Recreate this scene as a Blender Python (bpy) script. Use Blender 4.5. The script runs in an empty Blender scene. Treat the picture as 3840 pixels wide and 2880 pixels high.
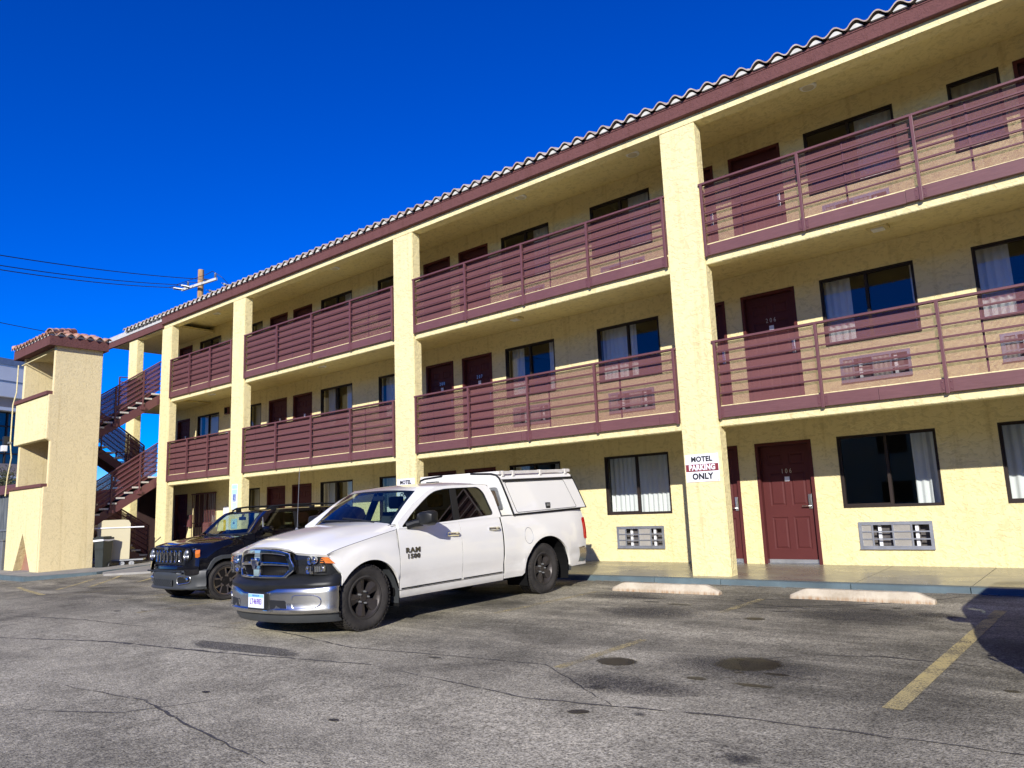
import bpy, bmesh, math, random
from mathutils import Vector, Matrix
random.seed(7)
S = bpy.context.scene
COL = S.collection
pi = math.pi
# ------------------------------------------------------------------ helpers
class MB:
    """collects vertices and faces, then links them as one mesh object"""
    def __init__(s): s.v = []; s.f = []; s.mi = []; s.sm = []; s.cur = 0; s.smooth = False
    def add(s, vs, fs):
        o = len(s.v); s.v += [tuple(p) for p in vs]
        for f in fs:
            s.f.append(tuple(i + o for i in f)); s.mi.append(s.cur); s.sm.append(s.smooth)
        return s
    def quad(s, a, b, c, d): return s.add([a, b, c, d], [(0, 1, 2, 3)])
    def poly(s, pts): return s.add(pts, [tuple(range(len(pts)))])
    def box(s, x0, x1, y0, y1, z0, z1):
        v = [(x, y, z) for z in (z0, z1) for y in (y0, y1) for x in (x0, x1)]
        return s.add(v, [(0, 2, 3, 1), (4, 5, 7, 6), (0, 1, 5, 4), (2, 6, 7, 3), (0, 4, 6, 2), (1, 3, 7, 5)])
    def cbox(s, x0, x1, y0, y1, z0, z1, c):
        """box with chamfered edges"""
        bm = bmesh.new(); bmesh.ops.create_cube(bm, size=1)
        for v in bm.verts: v.co = Vector(((x0+x1)/2+v.co.x*(x1-x0), (y0+y1)/2+v.co.y*(y1-y0), (z0+z1)/2+v.co.z*(z1-z0)))
        bmesh.ops.bevel(bm, geom=bm.edges[:], offset=c, segments=2, affect='EDGES', profile=.6)
        bm.verts.index_update()
        s.add([v.co[:] for v in bm.verts], [[v.index for v in f.verts] for f in bm.faces]); bm.free(); return s
    def prism(s, poly, fn, t0, t1, caps=True):
        """poly: 2D outline; fn(u, v, t) -> point; extruded from t0 to t1"""
        n = len(poly); a = [fn(u, v, t0) for u, v in poly]; b = [fn(u, v, t1) for u, v in poly]
        fs = [(i, (i+1) % n, n+(i+1) % n, n+i) for i in range(n)]
        if caps: fs += [tuple(range(n-1, -1, -1)), tuple(range(n, 2*n))]
        return s.add(a+b, fs)
    def tube(s, pts, r, n=8, caps=True):
        pts = [Vector(p) for p in pts]; rings = []; up = Vector((0, 0, 1)); prev = None
        rs = r if isinstance(r, (list, tuple)) else [r]*len(pts)
        for i, p in enumerate(pts):
            d = (pts[min(i+1, len(pts)-1)] - pts[max(i-1, 0)]).normalized()
            a = prev if prev is not None else (up if abs(d.z) < .95 else Vector((1, 0, 0)))
            x = d.cross(a).normalized(); y = x.cross(d).normalized(); prev = y
            rings.append([p + x*math.cos(2*pi*k/n)*rs[i] + y*math.sin(2*pi*k/n)*rs[i] for k in range(n)])
        return s.loft(rings, True, caps)
    def loft(s, rings, closed=False, caps=False):
        n = len(rings[0]); v = [p for r in rings for p in r]; fs = []
        m = n if closed else n-1
        for i in range(len(rings)-1):
            for k in range(m):
                fs.append((i*n+k, i*n+(k+1) % n, (i+1)*n+(k+1) % n, (i+1)*n+k))
        if caps:
            fs.append(tuple(range(n-1, -1, -1))); fs.append(tuple((len(rings)-1)*n+k for k in range(n)))
        return s.add(v, fs)
    def lathe(s, prof, c=(0, 0, 0), axis='z', n=24, a0=0, a1=2*pi):
        """prof: list of (r, h); axis along x, y or z"""
        rings = []; full = abs(a1-a0-2*pi) < 1e-6
        for k in range(n if full else n+1):
            a = a0+(a1-a0)*k/n; ca, sa = math.cos(a), math.sin(a)
            rr = []
            for r, h in prof:
                p = {'z': (r*ca, r*sa, h), 'x': (h, r*ca, r*sa), 'y': (r*ca, h, r*sa)}[axis]
                rr.append((c[0]+p[0], c[1]+p[1], c[2]+p[2]))
            rings.append(rr)
        if full: rings.append(rings[0])
        return s.loft(rings)
    def holes(s, u0, u1, v0, v1, hs, fn, t0, t1, back=True, ends=False):
        """sheet u0..u1 x v0..v1 with rectangular holes hs=(ua,ub,va,vb); front at t0, back at t1, with reveals"""
        us = sorted({u0, u1} | {h[0] for h in hs if u0 < h[0] < u1} | {h[1] for h in hs if u0 < h[1] < u1})
        vs = sorted({v0, v1} | {h[2] for h in hs if v0 < h[2] < v1} | {h[3] for h in hs if v0 < h[3] < v1})
        for i in range(len(us)-1):
            for j in range(len(vs)-1):
                um, vm = (us[i]+us[i+1])/2, (vs[j]+vs[j+1])/2
                if any(h[0] < um < h[1] and h[2] < vm < h[3] for h in hs): continue
                q = [(us[i], vs[j]), (us[i+1], vs[j]), (us[i+1], vs[j+1]), (us[i], vs[j+1])]
                s.quad(*[fn(u, v, t0) for u, v in q])
                if back: s.quad(*[fn(u, v, t1) for u, v in reversed(q)])
        for a, b, c, d in hs:
            a, b, c, d = max(a, u0), min(b, u1), max(c, v0), min(d, v1)
            loop = [(a, c), (b, c), (b, d), (a, d)]
            for k in range(4):
                p, q = loop[k], loop[(k+1) % 4]
                s.quad(fn(*q, t0), fn(*p, t0), fn(*p, t1), fn(*q, t1))
        if ends:
            loop = [(u0, v0), (u1, v0), (u1, v1), (u0, v1)]
            for k in range(4):
                p, q = loop[k], loop[(k+1) % 4]
                s.quad(fn(*p, t0), fn(*q, t0), fn(*q, t1), fn(*p, t1))
        return s
    def mirror_x(s):
        n = len(s.v); m = len(s.f)
        s.v += [(-x, y, z) for x, y, z in s.v]
        for i in range(m):
            s.f.append(tuple(k+n for k in reversed(s.f[i]))); s.mi.append(s.mi[i]); s.sm.append(s.sm[i])
        return s
    def build(s, name, mats, parent=None, loc=None, weld=0, bevel=0, recalc=False):
        me = bpy.data.meshes.new(name); me.from_pydata(s.v, [], s.f)
        if not isinstance(mats, (list, tuple)): mats = [mats]
        for m in mats: me.materials.append(m)
        for p, i, sm in zip(me.polygons, s.mi, s.sm): p.material_index = i; p.use_smooth = sm
        if weld or bevel or recalc:
            bm = bmesh.new(); bm.from_mesh(me)
            if weld: bmesh.ops.remove_doubles(bm, verts=bm.verts, dist=weld)
            if recalc: bmesh.ops.recalc_face_normals(bm, faces=bm.faces)
            if bevel:
                es = [e for e in bm.edges if len(e.link_faces) == 2 and e.calc_face_angle(0) > .5]
                bmesh.ops.bevel(bm, geom=es, offset=bevel, segments=2, affect='EDGES', clamp_overlap=True)
            bm.to_mesh(me); bm.free()
        if any(s.sm):
            bm = bmesh.new(); bm.from_mesh(me)
            for e in bm.edges:
                if len(e.link_faces) == 2 and e.calc_face_angle(0) > .62: e.smooth = False
            bm.to_mesh(me); bm.free()
        me.update()
        o = bpy.data.objects.new(name, me); COL.objects.link(o)
        if parent: o.parent = parent
        if loc: o.location = loc
        return o
def tag(o, label=None, cat=None, group=None, kind=None):
    if label: o['label'] = label
    if cat: o['category'] = cat
    if group: o['group'] = group
    if kind: o['kind'] = kind
    return o
def empty(name, loc=(0, 0, 0), parent=None):
    o = bpy.data.objects.new(name, None); COL.objects.link(o); o.location = loc; o.empty_display_size = .2
    if parent: o.parent = parent
    return o
def copy_tree(o, parent=None):
    c = o.copy(); COL.objects.link(c); c.parent = parent
    for ch in list(o.children): copy_tree(ch, c)
    return c
def text_mesh(txt, size, mat, name, parent, M, bold=0.0, shear=0.0, sx=1.0, extr=.0015):
    """flat lettering: built in the XY plane, centred, then placed by matrix M"""
    cu = bpy.data.curves.new(name, 'FONT'); cu.body = txt; cu.size = size; cu.align_x = 'CENTER'; cu.align_y = 'CENTER'
    cu.offset = bold; cu.space_character = SPACING; cu.shear = shear; cu.extrude = extr; cu.resolution_u = 4
    tmp = bpy.data.objects.new(name, cu); COL.objects.link(tmp); bpy.context.view_layer.update()
    me = bpy.data.meshes.new_from_object(tmp.evaluated_get(bpy.context.evaluated_depsgraph_get()))
    bpy.data.objects.remove(tmp); bpy.data.curves.remove(cu)
    me.transform(M @ Matrix.Diagonal((sx, 1, 1, 1)))
    me.materials.clear(); me.materials.append(mat)
    o = bpy.data.objects.new(name, me); COL.objects.link(o); o.parent = parent
    return o
def smooth(a, b, x):
    t = min(1, max(0, (x-a)/(b-a))); return t*t*(3-2*t)
def lerp(a, b, t): return a+(b-a)*t
def interp(tab, x):
    if x <= tab[0][0]: return tab[0][1]
    for (a, p), (b, q) in zip(tab, tab[1:]):
        if x <= b: return lerp(p, q, (x-a)/(b-a))
    return tab[-1][1]
# ------------------------------------------------------------------ materials
MATS = {}; SPACING = 1.06
def mat(name, col=(.5, .5, .5), rough=.6, metal=0, spec=.5, coat=0, emit=None):
    m = bpy.data.materials.new(name); m.use_nodes = True; nt = m.node_tree
    b = nt.nodes['Principled BSDF']
    b.inputs['Base Color'].default_value = (*col, 1); b.inputs['Roughness'].default_value = rough
    b.inputs['Metallic'].default_value = metal; b.inputs['Specular IOR Level'].default_value = spec
    b.inputs['Coat Weight'].default_value = coat; b.inputs['Coat Roughness'].default_value = .03
    MATS[name] = m; m['b'] = 0
    return m
def nd(m, typ, **kw):
    n = m.node_tree.nodes.new(typ)
    for k, v in kw.items():
        if k.startswith('i_'):
            key = k[2:].replace('_', ' '); n.inputs[key].default_value = v
        else: setattr(n, k, v)
    return n
def lk(m, a, b): m.node_tree.links.new(a, b)
def bsdf(m): return m.node_tree.nodes['Principled BSDF']
def coords(m, scale=(1, 1, 1), kind='Object'):
    tc = nd(m, 'ShaderNodeTexCoord'); mp = nd(m, 'ShaderNodeMapping'); mp.inputs['Scale'].default_value = scale
    lk(m, tc.outputs[kind], mp.inputs['Vector']); return mp.outputs['Vector']
def noise(m, vec, scale, detail=4, rough=.55, dist=0):
    n = nd(m, 'ShaderNodeTexNoise'); n.inputs['Scale'].default_value = scale; n.inputs['Detail'].default_value = detail
    n.inputs['Roughness'].default_value = rough; n.inputs['Distortion'].default_value = dist; lk(m, vec, n.inputs['Vector']); return n.outputs['Fac']
def ramp(m, fac, stops, interp_='LINEAR'):
    r = nd(m, 'ShaderNodeValToRGB'); r.color_ramp.interpolation = interp_; e = r.color_ramp.elements
    while len(e) < len(stops): e.new(.5)
    for el, (p, c) in zip(e, stops):
        el.position = p; el.color = (*c, 1) if isinstance(c, tuple) else (c, c, c, 1)
    lk(m, fac, r.inputs['Fac']); return r.outputs['Color']
def mixc(m, fac, a, b, mode='MIX'):
    n = nd(m, 'ShaderNodeMix', data_type='RGBA', blend_type=mode)
    for sock, v in ((n.inputs[0], fac), (n.inputs[6], a), (n.inputs[7], b)):
        if hasattr(v, 'links') or hasattr(v, 'is_output'): lk(m, v, sock)
        elif isinstance(v, tuple): sock.default_value = (*v, 1)
        else: sock.default_value = v
    return n.outputs[2]
def math_(m, op, a, b=None, clamp=False):
    n = nd(m, 'ShaderNodeMath', operation=op, use_clamp=clamp)
    for sock, v in zip(n.inputs, (a, b)):
        if v is None: continue
        if isinstance(v, (int, float)): sock.default_value = v
        else: lk(m, v, sock)
    return n.outputs[0]
def bump(m, h, strength=.3, dist=.02, prev=None):
    n = nd(m, 'ShaderNodeBump'); n.inputs['Strength'].default_value = strength; n.inputs['Distance'].default_value = dist
    lk(m, h, n.inputs['Height'])
    if prev is not None: lk(m, prev, n.inputs['Normal'])
    lk(m, n.outputs['Normal'], bsdf(m).inputs['Normal']); return n.outputs['Normal']
def base(m, c): lk(m, c, bsdf(m).inputs['Base Color'])
def varied(name, col, rough=.6, scale=3, amt=.2, bscale=60, bstr=.15, bdist=.003, **kw):
    """paint-like material with soft dirt variation and a fine bump"""
    m = mat(name, col, rough, **kw); v = coords(m)
    f = noise(m, v, scale, 5, .6)
    d = tuple(c*(1-amt) for c in col); l = tuple(min(1, c*(1+amt*.6)) for c in col)
    base(m, ramp(m, f, [(.3, d), (.7, l)]))
    if bstr: bump(m, noise(m, v, bscale, 3), bstr, bdist)
    return m
def stucco(name, col, scale=1.0, strength=.55):
    m = mat(name, col, .85, spec=.2); v = coords(m)
    # skip-trowel texture: warped voronoi ridges over finer grit
    w = nd(m, 'ShaderNodeTexNoise'); w.inputs['Scale'].default_value = 5*scale; w.inputs['Detail'].default_value = 3; lk(m, v, w.inputs['Vector'])
    vm = nd(m, 'ShaderNodeVectorMath', operation='MULTIPLY_ADD'); lk(m, w.outputs['Color'], vm.inputs[0]); vm.inputs[1].default_value = (.35, .35, .25); lk(m, v, vm.inputs[2])
    mp = nd(m, 'ShaderNodeMapping'); mp.inputs['Scale'].default_value = (.75, .75, 1.35); lk(m, vm.outputs[0], mp.inputs['Vector'])
    n1 = noise(m, mp.outputs[0], 13*scale, 3, .5, .6)
    pl = ramp(m, n1, [(.40, 0.0), (.50, .75), (.56, .8), (.62, 1.0)])
    n2 = noise(m, v, 90*scale, 3, .6)
    nb = bump(m, n2, .18, .004)
    bump(m, pl, strength, .011/scale, nb)
    big = noise(m, v, .55, 5, .6); fine = noise(m, v, 6, 4, .6)
    c1 = ramp(m, big, [(.3, tuple(c*.93 for c in col)), (.65, tuple(min(1, c*1.02) for c in col))])
    cr = ramp(m, n1, [(.36, .86), (.47, 1.0)])
    c2 = mixc(m, 1.0, c1, cr, 'MULTIPLY')
    # thin weather streaks running down
    vs = coords(m, (7, 7, .35)); st = noise(m, vs, 1.0, 4, .6)
    c3 = mixc(m, 1.0, c2, ramp(m, st, [(.25, (.84, .81, .75)), (.44, (1, 1, 1))]), 'MULTIPLY')
    base(m, c3); return m
def glass(name, tint, rough=.0, ior=1.5, body=None, gl=1.0):
    m = bpy.data.materials.new(name); m.use_nodes = True; nt = m.node_tree; nt.nodes.clear()
    out = nd(m, 'ShaderNodeOutputMaterial'); tr = nd(m, 'ShaderNodeBsdfTransparent'); tr.inputs['Color'].default_value = (*tint, 1)
    g = nd(m, 'ShaderNodeBsdfGlossy'); g.inputs['Roughness'].default_value = rough; g.inputs['Color'].default_value = (gl, gl, gl, 1)
    fr = nd(m, 'ShaderNodeFresnel'); ge = nd(m, 'ShaderNodeNewGeometry'); mr = nd(m, 'ShaderNodeMapRange')
    mr.inputs[3].default_value = ior; mr.inputs[4].default_value = 1/ior; lk(m, ge.outputs['Backfacing'], mr.inputs[0]); lk(m, mr.outputs[0], fr.inputs['IOR'])  # thin pane: same on both sides
    mx = nd(m, 'ShaderNodeMixShader'); lk(m, fr.outputs[0], mx.inputs[0]); lk(m, tr.outputs[0], mx.inputs[1]); lk(m, g.outputs[0], mx.inputs[2])
    lk(m, mx.outputs[0], out.inputs['Surface']); MATS[name] = m; return m
CREAM = (.80, .695, .365)
M_stucco = stucco('cream_stucco', CREAM)
M_stucco_fine = stucco('tower_stucco', (.80, .67, .37), 1.5, .5)
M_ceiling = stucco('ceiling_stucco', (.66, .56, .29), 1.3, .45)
BROWN = (.138, .053, .053)
M_brown = varied('brown_paint', BROWN, .45, 2.5, .12, 40, .1)
M_fascia = stucco('brown_fascia', (.145, .062, .056), 1.4, .5)
M_board = mat('brown_board', BROWN, .55)
def _board():
    m = M_board; v = coords(m, (2.2, 2.2, 26)); g = noise(m, v, 2.0, 5, .65, .4)
    v2 = coords(m); s = noise(m, v2, 1.7, 5, .7)
    c = mixc(m, .5, ramp(m, g, [(.3, (.11, .042, .042)), (.7, (.18, .078, .076))]), ramp(m, s, [(.3, (.12, .048, .048)), (.7, (.17, .07, .068))]))
    ch = noise(m, v2, 14, 4, .7)
    sp = math_(m, 'MULTIPLY', ramp(m, ch, [(.70, 0.0), (.73, 1.0)]), ramp(m, s, [(.52, 0.0), (.62, 1.0)]))
    base(m, mixc(m, sp, c, (.36, .26, .25))); bump(m, g, .25, .006)
_board()
M_door = varied('door_paint', (.098, .027, .026), .5, 1.5, .1, 50, .05, spec=.15)
M_frame = varied('bronze_frame', (.034, .025, .021), .5, 4, .15, 0, 0, spec=.2)
M_alum = varied('aluminium', (.50, .52, .54), .38, 5, .2, 0, 0, metal=.75)
M_steel = mat('brushed_steel', (.62, .62, .60), .28, 1)
M_pane = glass('window_glass', (.90, .93, .92), 0, 1.62)
M_curtain = mat('curtain', (.70, .71, .70), .9); M_sheer = mat('beige_curtain', (.60, .55, .42), .9)
M_dark = mat('dark_void', (.010, .010, .010), .9, spec=0)
M_white = varied('white_plate', (.80, .81, .82), .4, 6, .05, 0, 0)
M_black = mat('black_plastic', (.014, .015, .017), .45)
M_blackprint = mat('black_print', (.012, .012, .015), .6)
M_concrete = varied('grey_concrete', (.30, .29, .26), .8, 2.2, .25, 70, .3)
M_metalgrey = varied('grey_metal', (.30, .31, .31), .45, 4, .15, 0, 0, metal=.6)
# perforated steel mesh behind the rails: round holes through both faces of a thin sheet
def perforated(ax='X', col=(.20, .088, .086), rad=.355):
    m = bpy.data.materials.new('perforated_sheet'); m.use_nodes = True; b = bsdf(m)
    b.inputs['Base Color'].default_value = (*col, 1); b.inputs['Roughness'].default_value = .6; b.inputs['Specular IOR Level'].default_value = .2
    tc = nd(m, 'ShaderNodeTexCoord'); sx = nd(m, 'ShaderNodeSeparateXYZ'); lk(m, tc.outputs['Object'], sx.inputs[0])
    p = .013
    def cell(o):
        return math_(m, 'SUBTRACT', math_(m, 'FRACT', math_(m, 'MULTIPLY', o, 1/p)), .5)
    a, c = cell(sx.outputs[ax]), cell(sx.outputs['Z'])
    r2 = math_(m, 'ADD', math_(m, 'MULTIPLY', a, a), math_(m, 'MULTIPLY', c, c))
    hole = math_(m, 'LESS_THAN', r2, rad**2)
    tr = nd(m, 'ShaderNodeBsdfTransparent'); mx = nd(m, 'ShaderNodeMixShader'); out = m.node_tree.nodes['Material Output']
    lk(m, hole, mx.inputs[0]); lk(m, b.outputs[0], mx.inputs[1]); lk(m, tr.outputs[0], mx.inputs[2]); lk(m, mx.outputs[0], out.inputs['Surface'])
    return m
M_perf = perforated('X'); M_perf_y = perforated('Y', (.155, .058, .056), .24)
# ------------------------------------------------------------------ camera, sun, sky
CAM = Vector((0, -11.389, 1.2695))
def setup_camera():
    yaw, pit, rol = .6986, .1656, -.0394
    fw = Vector((-math.sin(yaw)*math.cos(pit), math.cos(yaw)*math.cos(pit), math.sin(pit)))
    r = Vector((math.cos(yaw), math.sin(yaw), 0)); u = r.cross(fw)
    r2 = r*math.cos(rol)+u*math.sin(rol); u2 = -r*math.sin(rol)+u*math.cos(rol)
    M = Matrix((r2, u2, -fw)).transposed().to_4x4(); M.translation = CAM
    c = bpy.data.cameras.new('camera'); o = bpy.data.objects.new('camera', c); COL.objects.link(o)
    c.sensor_width = 36; c.lens = 36*2807.4/3840; c.clip_end = 2000; c.clip_start = .05
    o.matrix_world = M; S.camera = o
setup_camera()
SUN = Vector((.5612, -1, .4865)).normalized()
def setup_light():
    l = bpy.data.lights.new('sun', 'SUN'); l.energy = 4.9; l.angle = math.radians(.5); l.color = (1, .955, .89)
    o = bpy.data.objects.new('sun', l); COL.objects.link(o)
    o.rotation_euler = SUN.to_track_quat('Z', 'Y').to_euler(); o.location = SUN*60
    w = bpy.data.worlds.new('World'); S.world = w; w.use_nodes = True; nt = w.node_tree
    bg = nt.nodes['Background']; sk = nt.nodes.new('ShaderNodeTexSky'); sk.sky_type = 'NISHITA'; sk.sun_disc = False
    sk.sun_elevation = math.asin(SUN.z); sk.sun_rotation = math.atan2(SUN.x, SUN.y)
    sk.altitude = 2200; sk.air_density = 1.0; sk.dust_density = 0.0; sk.ozone_density = 7
    hs = nt.nodes.new('ShaderNodeHueSaturation'); hs.inputs['Saturation'].default_value = SKY_SAT; hs.inputs['Value'].default_value = SKY_VAL; hs.inputs['Hue'].default_value = SKY_HUE
    nt.links.new(sk.outputs[0], hs.inputs['Color']); nt.links.new(hs.outputs[0], bg.inputs[0]); bg.inputs[1].default_value = SKY_STR
    v = S.view_settings; v.view_transform = 'Standard'; v.look = 'None'; v.exposure = EXPO; v.gamma = 1
SKY_SAT, SKY_HUE, SKY_VAL, SKY_STR, EXPO = 1.38, .524, 2.45, .066, .28
setup_light()
S.cycles.max_bounces = 8; S.cycles.transparent_max_bounces = 24; S.cycles.glossy_bounces = 4
# ------------------------------------------------------------------ ground
def gz(x, y):
    k = .010+.022*smooth(-15, -22, x) if x < -15 else .010
    d = min(max(-.3-y, 0), 9)
    return -k*d
def gnd(x, y, h=0.0): return (x, y, gz(x, y)+h)
def asphalt():
    m = mat('asphalt', (.2, .2, .2), .9, spec=.25); v = coords(m)
    g = noise(m, v, 62, 2, .8); g2 = noise(m, v, 19, 4, .75); big = noise(m, v, .35, 6, .62, .4); mid = noise(m, v, 1.6, 6, .65, .3)
    vo = nd(m, 'ShaderNodeTexVoronoi'); vo.inputs['Scale'].default_value = 72; lk(m, v, vo.inputs['Vector'])
    stone = ramp(m, vo.outputs['Color'], [(.0, (.10, .085, .060)), (.35, (.44, .385, .275)), (.8, (.70, .615, .44)), (1, (.92, .83, .62))])
    c = mixc(m, .62, stone, ramp(m, g, [(.36, (.07, .060, .044)), (.60, (.92, .82, .60))]))
    c = mixc(m, 1.0, c, ramp(m, g2, [(.3, .62), (.68, 1.22)]), 'MULTIPLY')
    c = mixc(m, 1.0, c, ramp(m, mid, [(.32, .66), (.55, 1.05)]), 'MULTIPLY')
    # worn, oil-darkened parking stalls and drive marks: streaks stretched along the lot
    vs = coords(m, (.30, 1.4, 1)); st = noise(m, vs, 1.0, 6, .65, .5)
    sx = nd(m, 'ShaderNodeSeparateXYZ'); lk(m, v, sx.inputs[0])
    band = nd(m, 'ShaderNodeMapRange'); band.interpolation_type = 'SMOOTHSTEP'
    lk(m, sx.outputs['Y'], band.inputs[0]); band.inputs[1].default_value = -7.3; band.inputs[2].default_value = -5.2
    far = nd(m, 'ShaderNodeMapRange'); lk(m, sx.outputs['X'], far.inputs[0]); far.inputs[1].default_value = -7; far.inputs[2].default_value = -14
    stain = math_(m, 'MULTIPLY', ramp(m, st, [(.36, 0.0), (.60, 1.0)]), math_(m, 'MAXIMUM', band.outputs[0], math_(m, 'MULTIPLY', far.outputs[0], .55)))
    c = mixc(m, math_(m, 'MULTIPLY', stain, .80), c, mixc(m, 1.0, c, (.34, .345, .35), 'MULTIPLY'))
    blot = ramp(m, big, [(.34, .50), (.50, .88), (.7, 1.0)]); c = mixc(m, 1.0, mixc(m, 1.0, c, blot, 'MULTIPLY'), (.90, .925, .92), 'MULTIPLY')
    base(m, c)
    n1 = bump(m, vo.outputs['Distance'], .55, .006); bump(m, g2, .35, .012, n1)
    return m
M_asphalt = asphalt()
def ground():
    b = MB(); b.smooth = True
    xs = [-400, -200, -90, -60, -45]+[-40+i*1.0 for i in range(48)]+[9, 12, 20, 40, 90, 300]
    ys = [-300, -120, -60, -35, -24, -18, -14]+[-12+i*.5 for i in range(23)]+[-.6, -.3, 0, 3, 8, 20, 60, 150, 400]
    rows = [[gnd(x, y) for x in xs] for y in ys]
    b.loft(rows); o = b.build('ground', M_asphalt); tag(o, kind='structure')
ground()
def strip(name, pts, w, m, lift=.004, kind='structure', jit=0.0, seg=.25):
    """ribbon lying on the lot along pts"""
    b = MB(); L = []
    for (x0, y0), (x1, y1) in zip(pts, pts[1:]):
        n = max(1, int(math.hypot(x1-x0, y1-y0)/seg))
        for i in range(n): L.append((lerp(x0, x1, i/n), lerp(y0, y1, i/n)))
    L.append(pts[-1]); rings = []
    for i, (x, y) in enumerate(L):
        a = L[min(i+1, len(L)-1)]; c = L[max(i-1, 0)]; dx, dy = a[0]-c[0], a[1]-c[1]; d = math.hypot(dx, dy) or 1
        nx, ny = -dy/d, dx/d
        if jit: x += random.uniform(-jit, jit); y += random.uniform(-jit, jit)
        ww = (w*(.35+.65*math.sin(pi*min(1, max(0, (i+.3)/(len(L)))))) if jit else w)*(1+random.uniform(-.3, .3)*(1 if jit else 0))
        rings.append([gnd(x+nx*ww/2, y+ny*ww/2, lift), gnd(x-nx*ww/2, y-ny*ww/2, lift)])
    b.loft(rings); o = b.build(name, m); tag(o, kind=kind); return o
def line_paint(nm='worn_yellow_paint', k=0.0):
    m = mat(nm, (.5, .4, .15), .8); v = coords(m)
    f = noise(m, v, 60, 4, .75); g = noise(m, v, 3.0, 4, .6)
    wear = math_(m, 'ADD', math_(m, 'MULTIPLY', f, .75), math_(m, 'MULTIPLY', g, .5))
    base(m, ramp(m, wear, [(.50-k, (.58, .46, .17)), (.66-k, (.48, .40, .20))])); lk(m, ramp(m, wear, [(.60-k, 1.0), (.74-k, .1)]), bsdf(m).inputs['Alpha']); return m
M_line = line_paint(); M_line2 = line_paint('faded_yellow_paint', .09)
for x, y0, y1, w in ((-1.44, -6.1, -1.65, .12), (-4.02, -6.15, -4.75, .10), (-4.09, -2.9, -1.6, .10), (-6.65, -4.0, -1.6, .10), (-9.36, -6.1, -4.2, .10), (-12.0, -6.15, -4.2, .10), (-14.3, -5.5, -1.6, .10), (-16.75, -5.6, -2.0, .10)):
    strip('parking_line', [(x, y0), (x, y1)], w, M_line if x > -2 else M_line2)
for a, c in (((-18.9, -4.9), (-21.3, -3.2)), ((-18.5, -4.4), (-21.2, -2.6)), ((-18.3, -3.4), (-20.6, -1.4)), ((-17.2, -2.4), (-19.4, -.8)), ((-17.6, -5.6), (-21.4, -4.9))):
    strip('parking_line', [a, c], .10, M_line)
M_tar = varied('tar_seal', (.085, .080, .072), .7, 5, .3, 60, .2)
_v = coords(M_tar); lk(M_tar, math_(M_tar, 'MULTIPLY', ramp(M_tar, noise(M_tar, _v, 7, 5, .75), [(.36, 0.0), (.52, 1.0)]), .85), bsdf(M_tar).inputs['Alpha'])
def soak(name, col, rough, inner, outer, dens):
    m = varied(name, col, rough, 6, .35, 80, .2); tc = nd(m, 'ShaderNodeTexCoord'); vm = nd(m, 'ShaderNodeVectorMath', operation='SUBTRACT')
    lk(m, tc.outputs['Generated'], vm.inputs[0]); vm.inputs[1].default_value = (.5, .5, .5); sc_ = nd(m, 'ShaderNodeVectorMath', operation='MULTIPLY'); lk(m, vm.outputs[0], sc_.inputs[0]); sc_.inputs[1].default_value = (2, 2, 0)
    ln = nd(m, 'ShaderNodeVectorMath', operation='LENGTH'); lk(m, sc_.outputs[0], ln.inputs[0]); v = coords(m)
    r = math_(m, 'ADD', ln.outputs['Value'], math_(m, 'MULTIPLY', math_(m, 'SUBTRACT', noise(m, v, 14, 5, .7), .5), .55))
    a = nd(m, 'ShaderNodeMapRange'); a.interpolation_type = 'SMOOTHSTEP'; lk(m, r, a.inputs[0]); a.inputs[1].default_value = outer; a.inputs[2].default_value = inner
    gr = ramp(m, noise(m, v, 62, 2, .8), [(.40, 1.0), (.62, .45)])
    al = math_(m, 'MULTIPLY', math_(m, 'MULTIPLY', a.outputs[0], dens), gr if dens < .9 else 1.0); lk(m, al, bsdf(m).inputs['Alpha']); return m
M_oil = soak('oil_stain', (.026, .024, .020), .45, .70, .98, .93); M_oil2 = soak('faded_stain', (.060, .056, .050), .8, .2, 1.0, .75)
M_patch = soak('dark_patch', (.085, .080, .072), .85, .75, 1.02, .7)
for pts, w in (([(-3.2, -1.05), (-3.5, -1.45), (-4.4, -1.75), (-3.9, -2.1), (-2.9, -2.3)], .05), ([(-1.95, -.6), (-2.3, -1.2), (-2.9, -1.75), (-3.9, -2.35)], .07),
               ([(-1.1, -4.6), (-1.9, -4.55), (-2.4, -4.75), (-2.7, -5.1)], .035), ([(-9.9, -6.4), (-8.2, -6.15), (-6.5, -6.4), (-4.2, -6.1), (-3.0, -6.9)], .028),
               ([(-11.6, -8.2), (-9.6, -7.55), (-7.6, -7.25), (-5.6, -6.85)], .05), ([(-5.2, -6.9), (-3.6, -7.05), (-2.2, -6.75), (-.2, -6.6)], .03),
               ([(-7.4, -8.75), (-6.2, -8.6), (-5.2, -8.75), (-4.0, -8.9)], .022), ([(-14.5, -7.4), (-12.2, -6.9), (-10.2, -6.75)], .03), ([(-6.9, -9.3), (-6.0, -8.9), (-5.7, -8.3)], .02),
               ([(-1.7, -2.75), (-.9, -2.65), (-.2, -2.7)], .03)):
    strip('tar_seam', pts, w, M_tar, .003, jit=.012, seg=.12)
def blob(name, cx, cy, rx, ry, m, rot=0, rag=.12, lift=.0035, n=44):
    b = MB(); ph = [random.uniform(0, 6.28) for _ in range(6)]; pts = []
    for k in range(n):
        a = 2*pi*k/n; r = 1+rag*(math.sin(2*a+ph[0])*.5+math.sin(3*a+ph[1])*.5+math.sin(5*a+ph[2])*.3+math.sin(9*a+ph[3])*.2+random.uniform(-.15, .15))
        x, y = rx*r*math.cos(a), ry*r*math.sin(a)
        pts.append(gnd(cx+x*math.cos(rot)-y*math.sin(rot), cy+x*math.sin(rot)+y*math.cos(rot), lift))
    b.poly(pts); o = b.build(name, m); tag(o, kind='structure')
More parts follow.
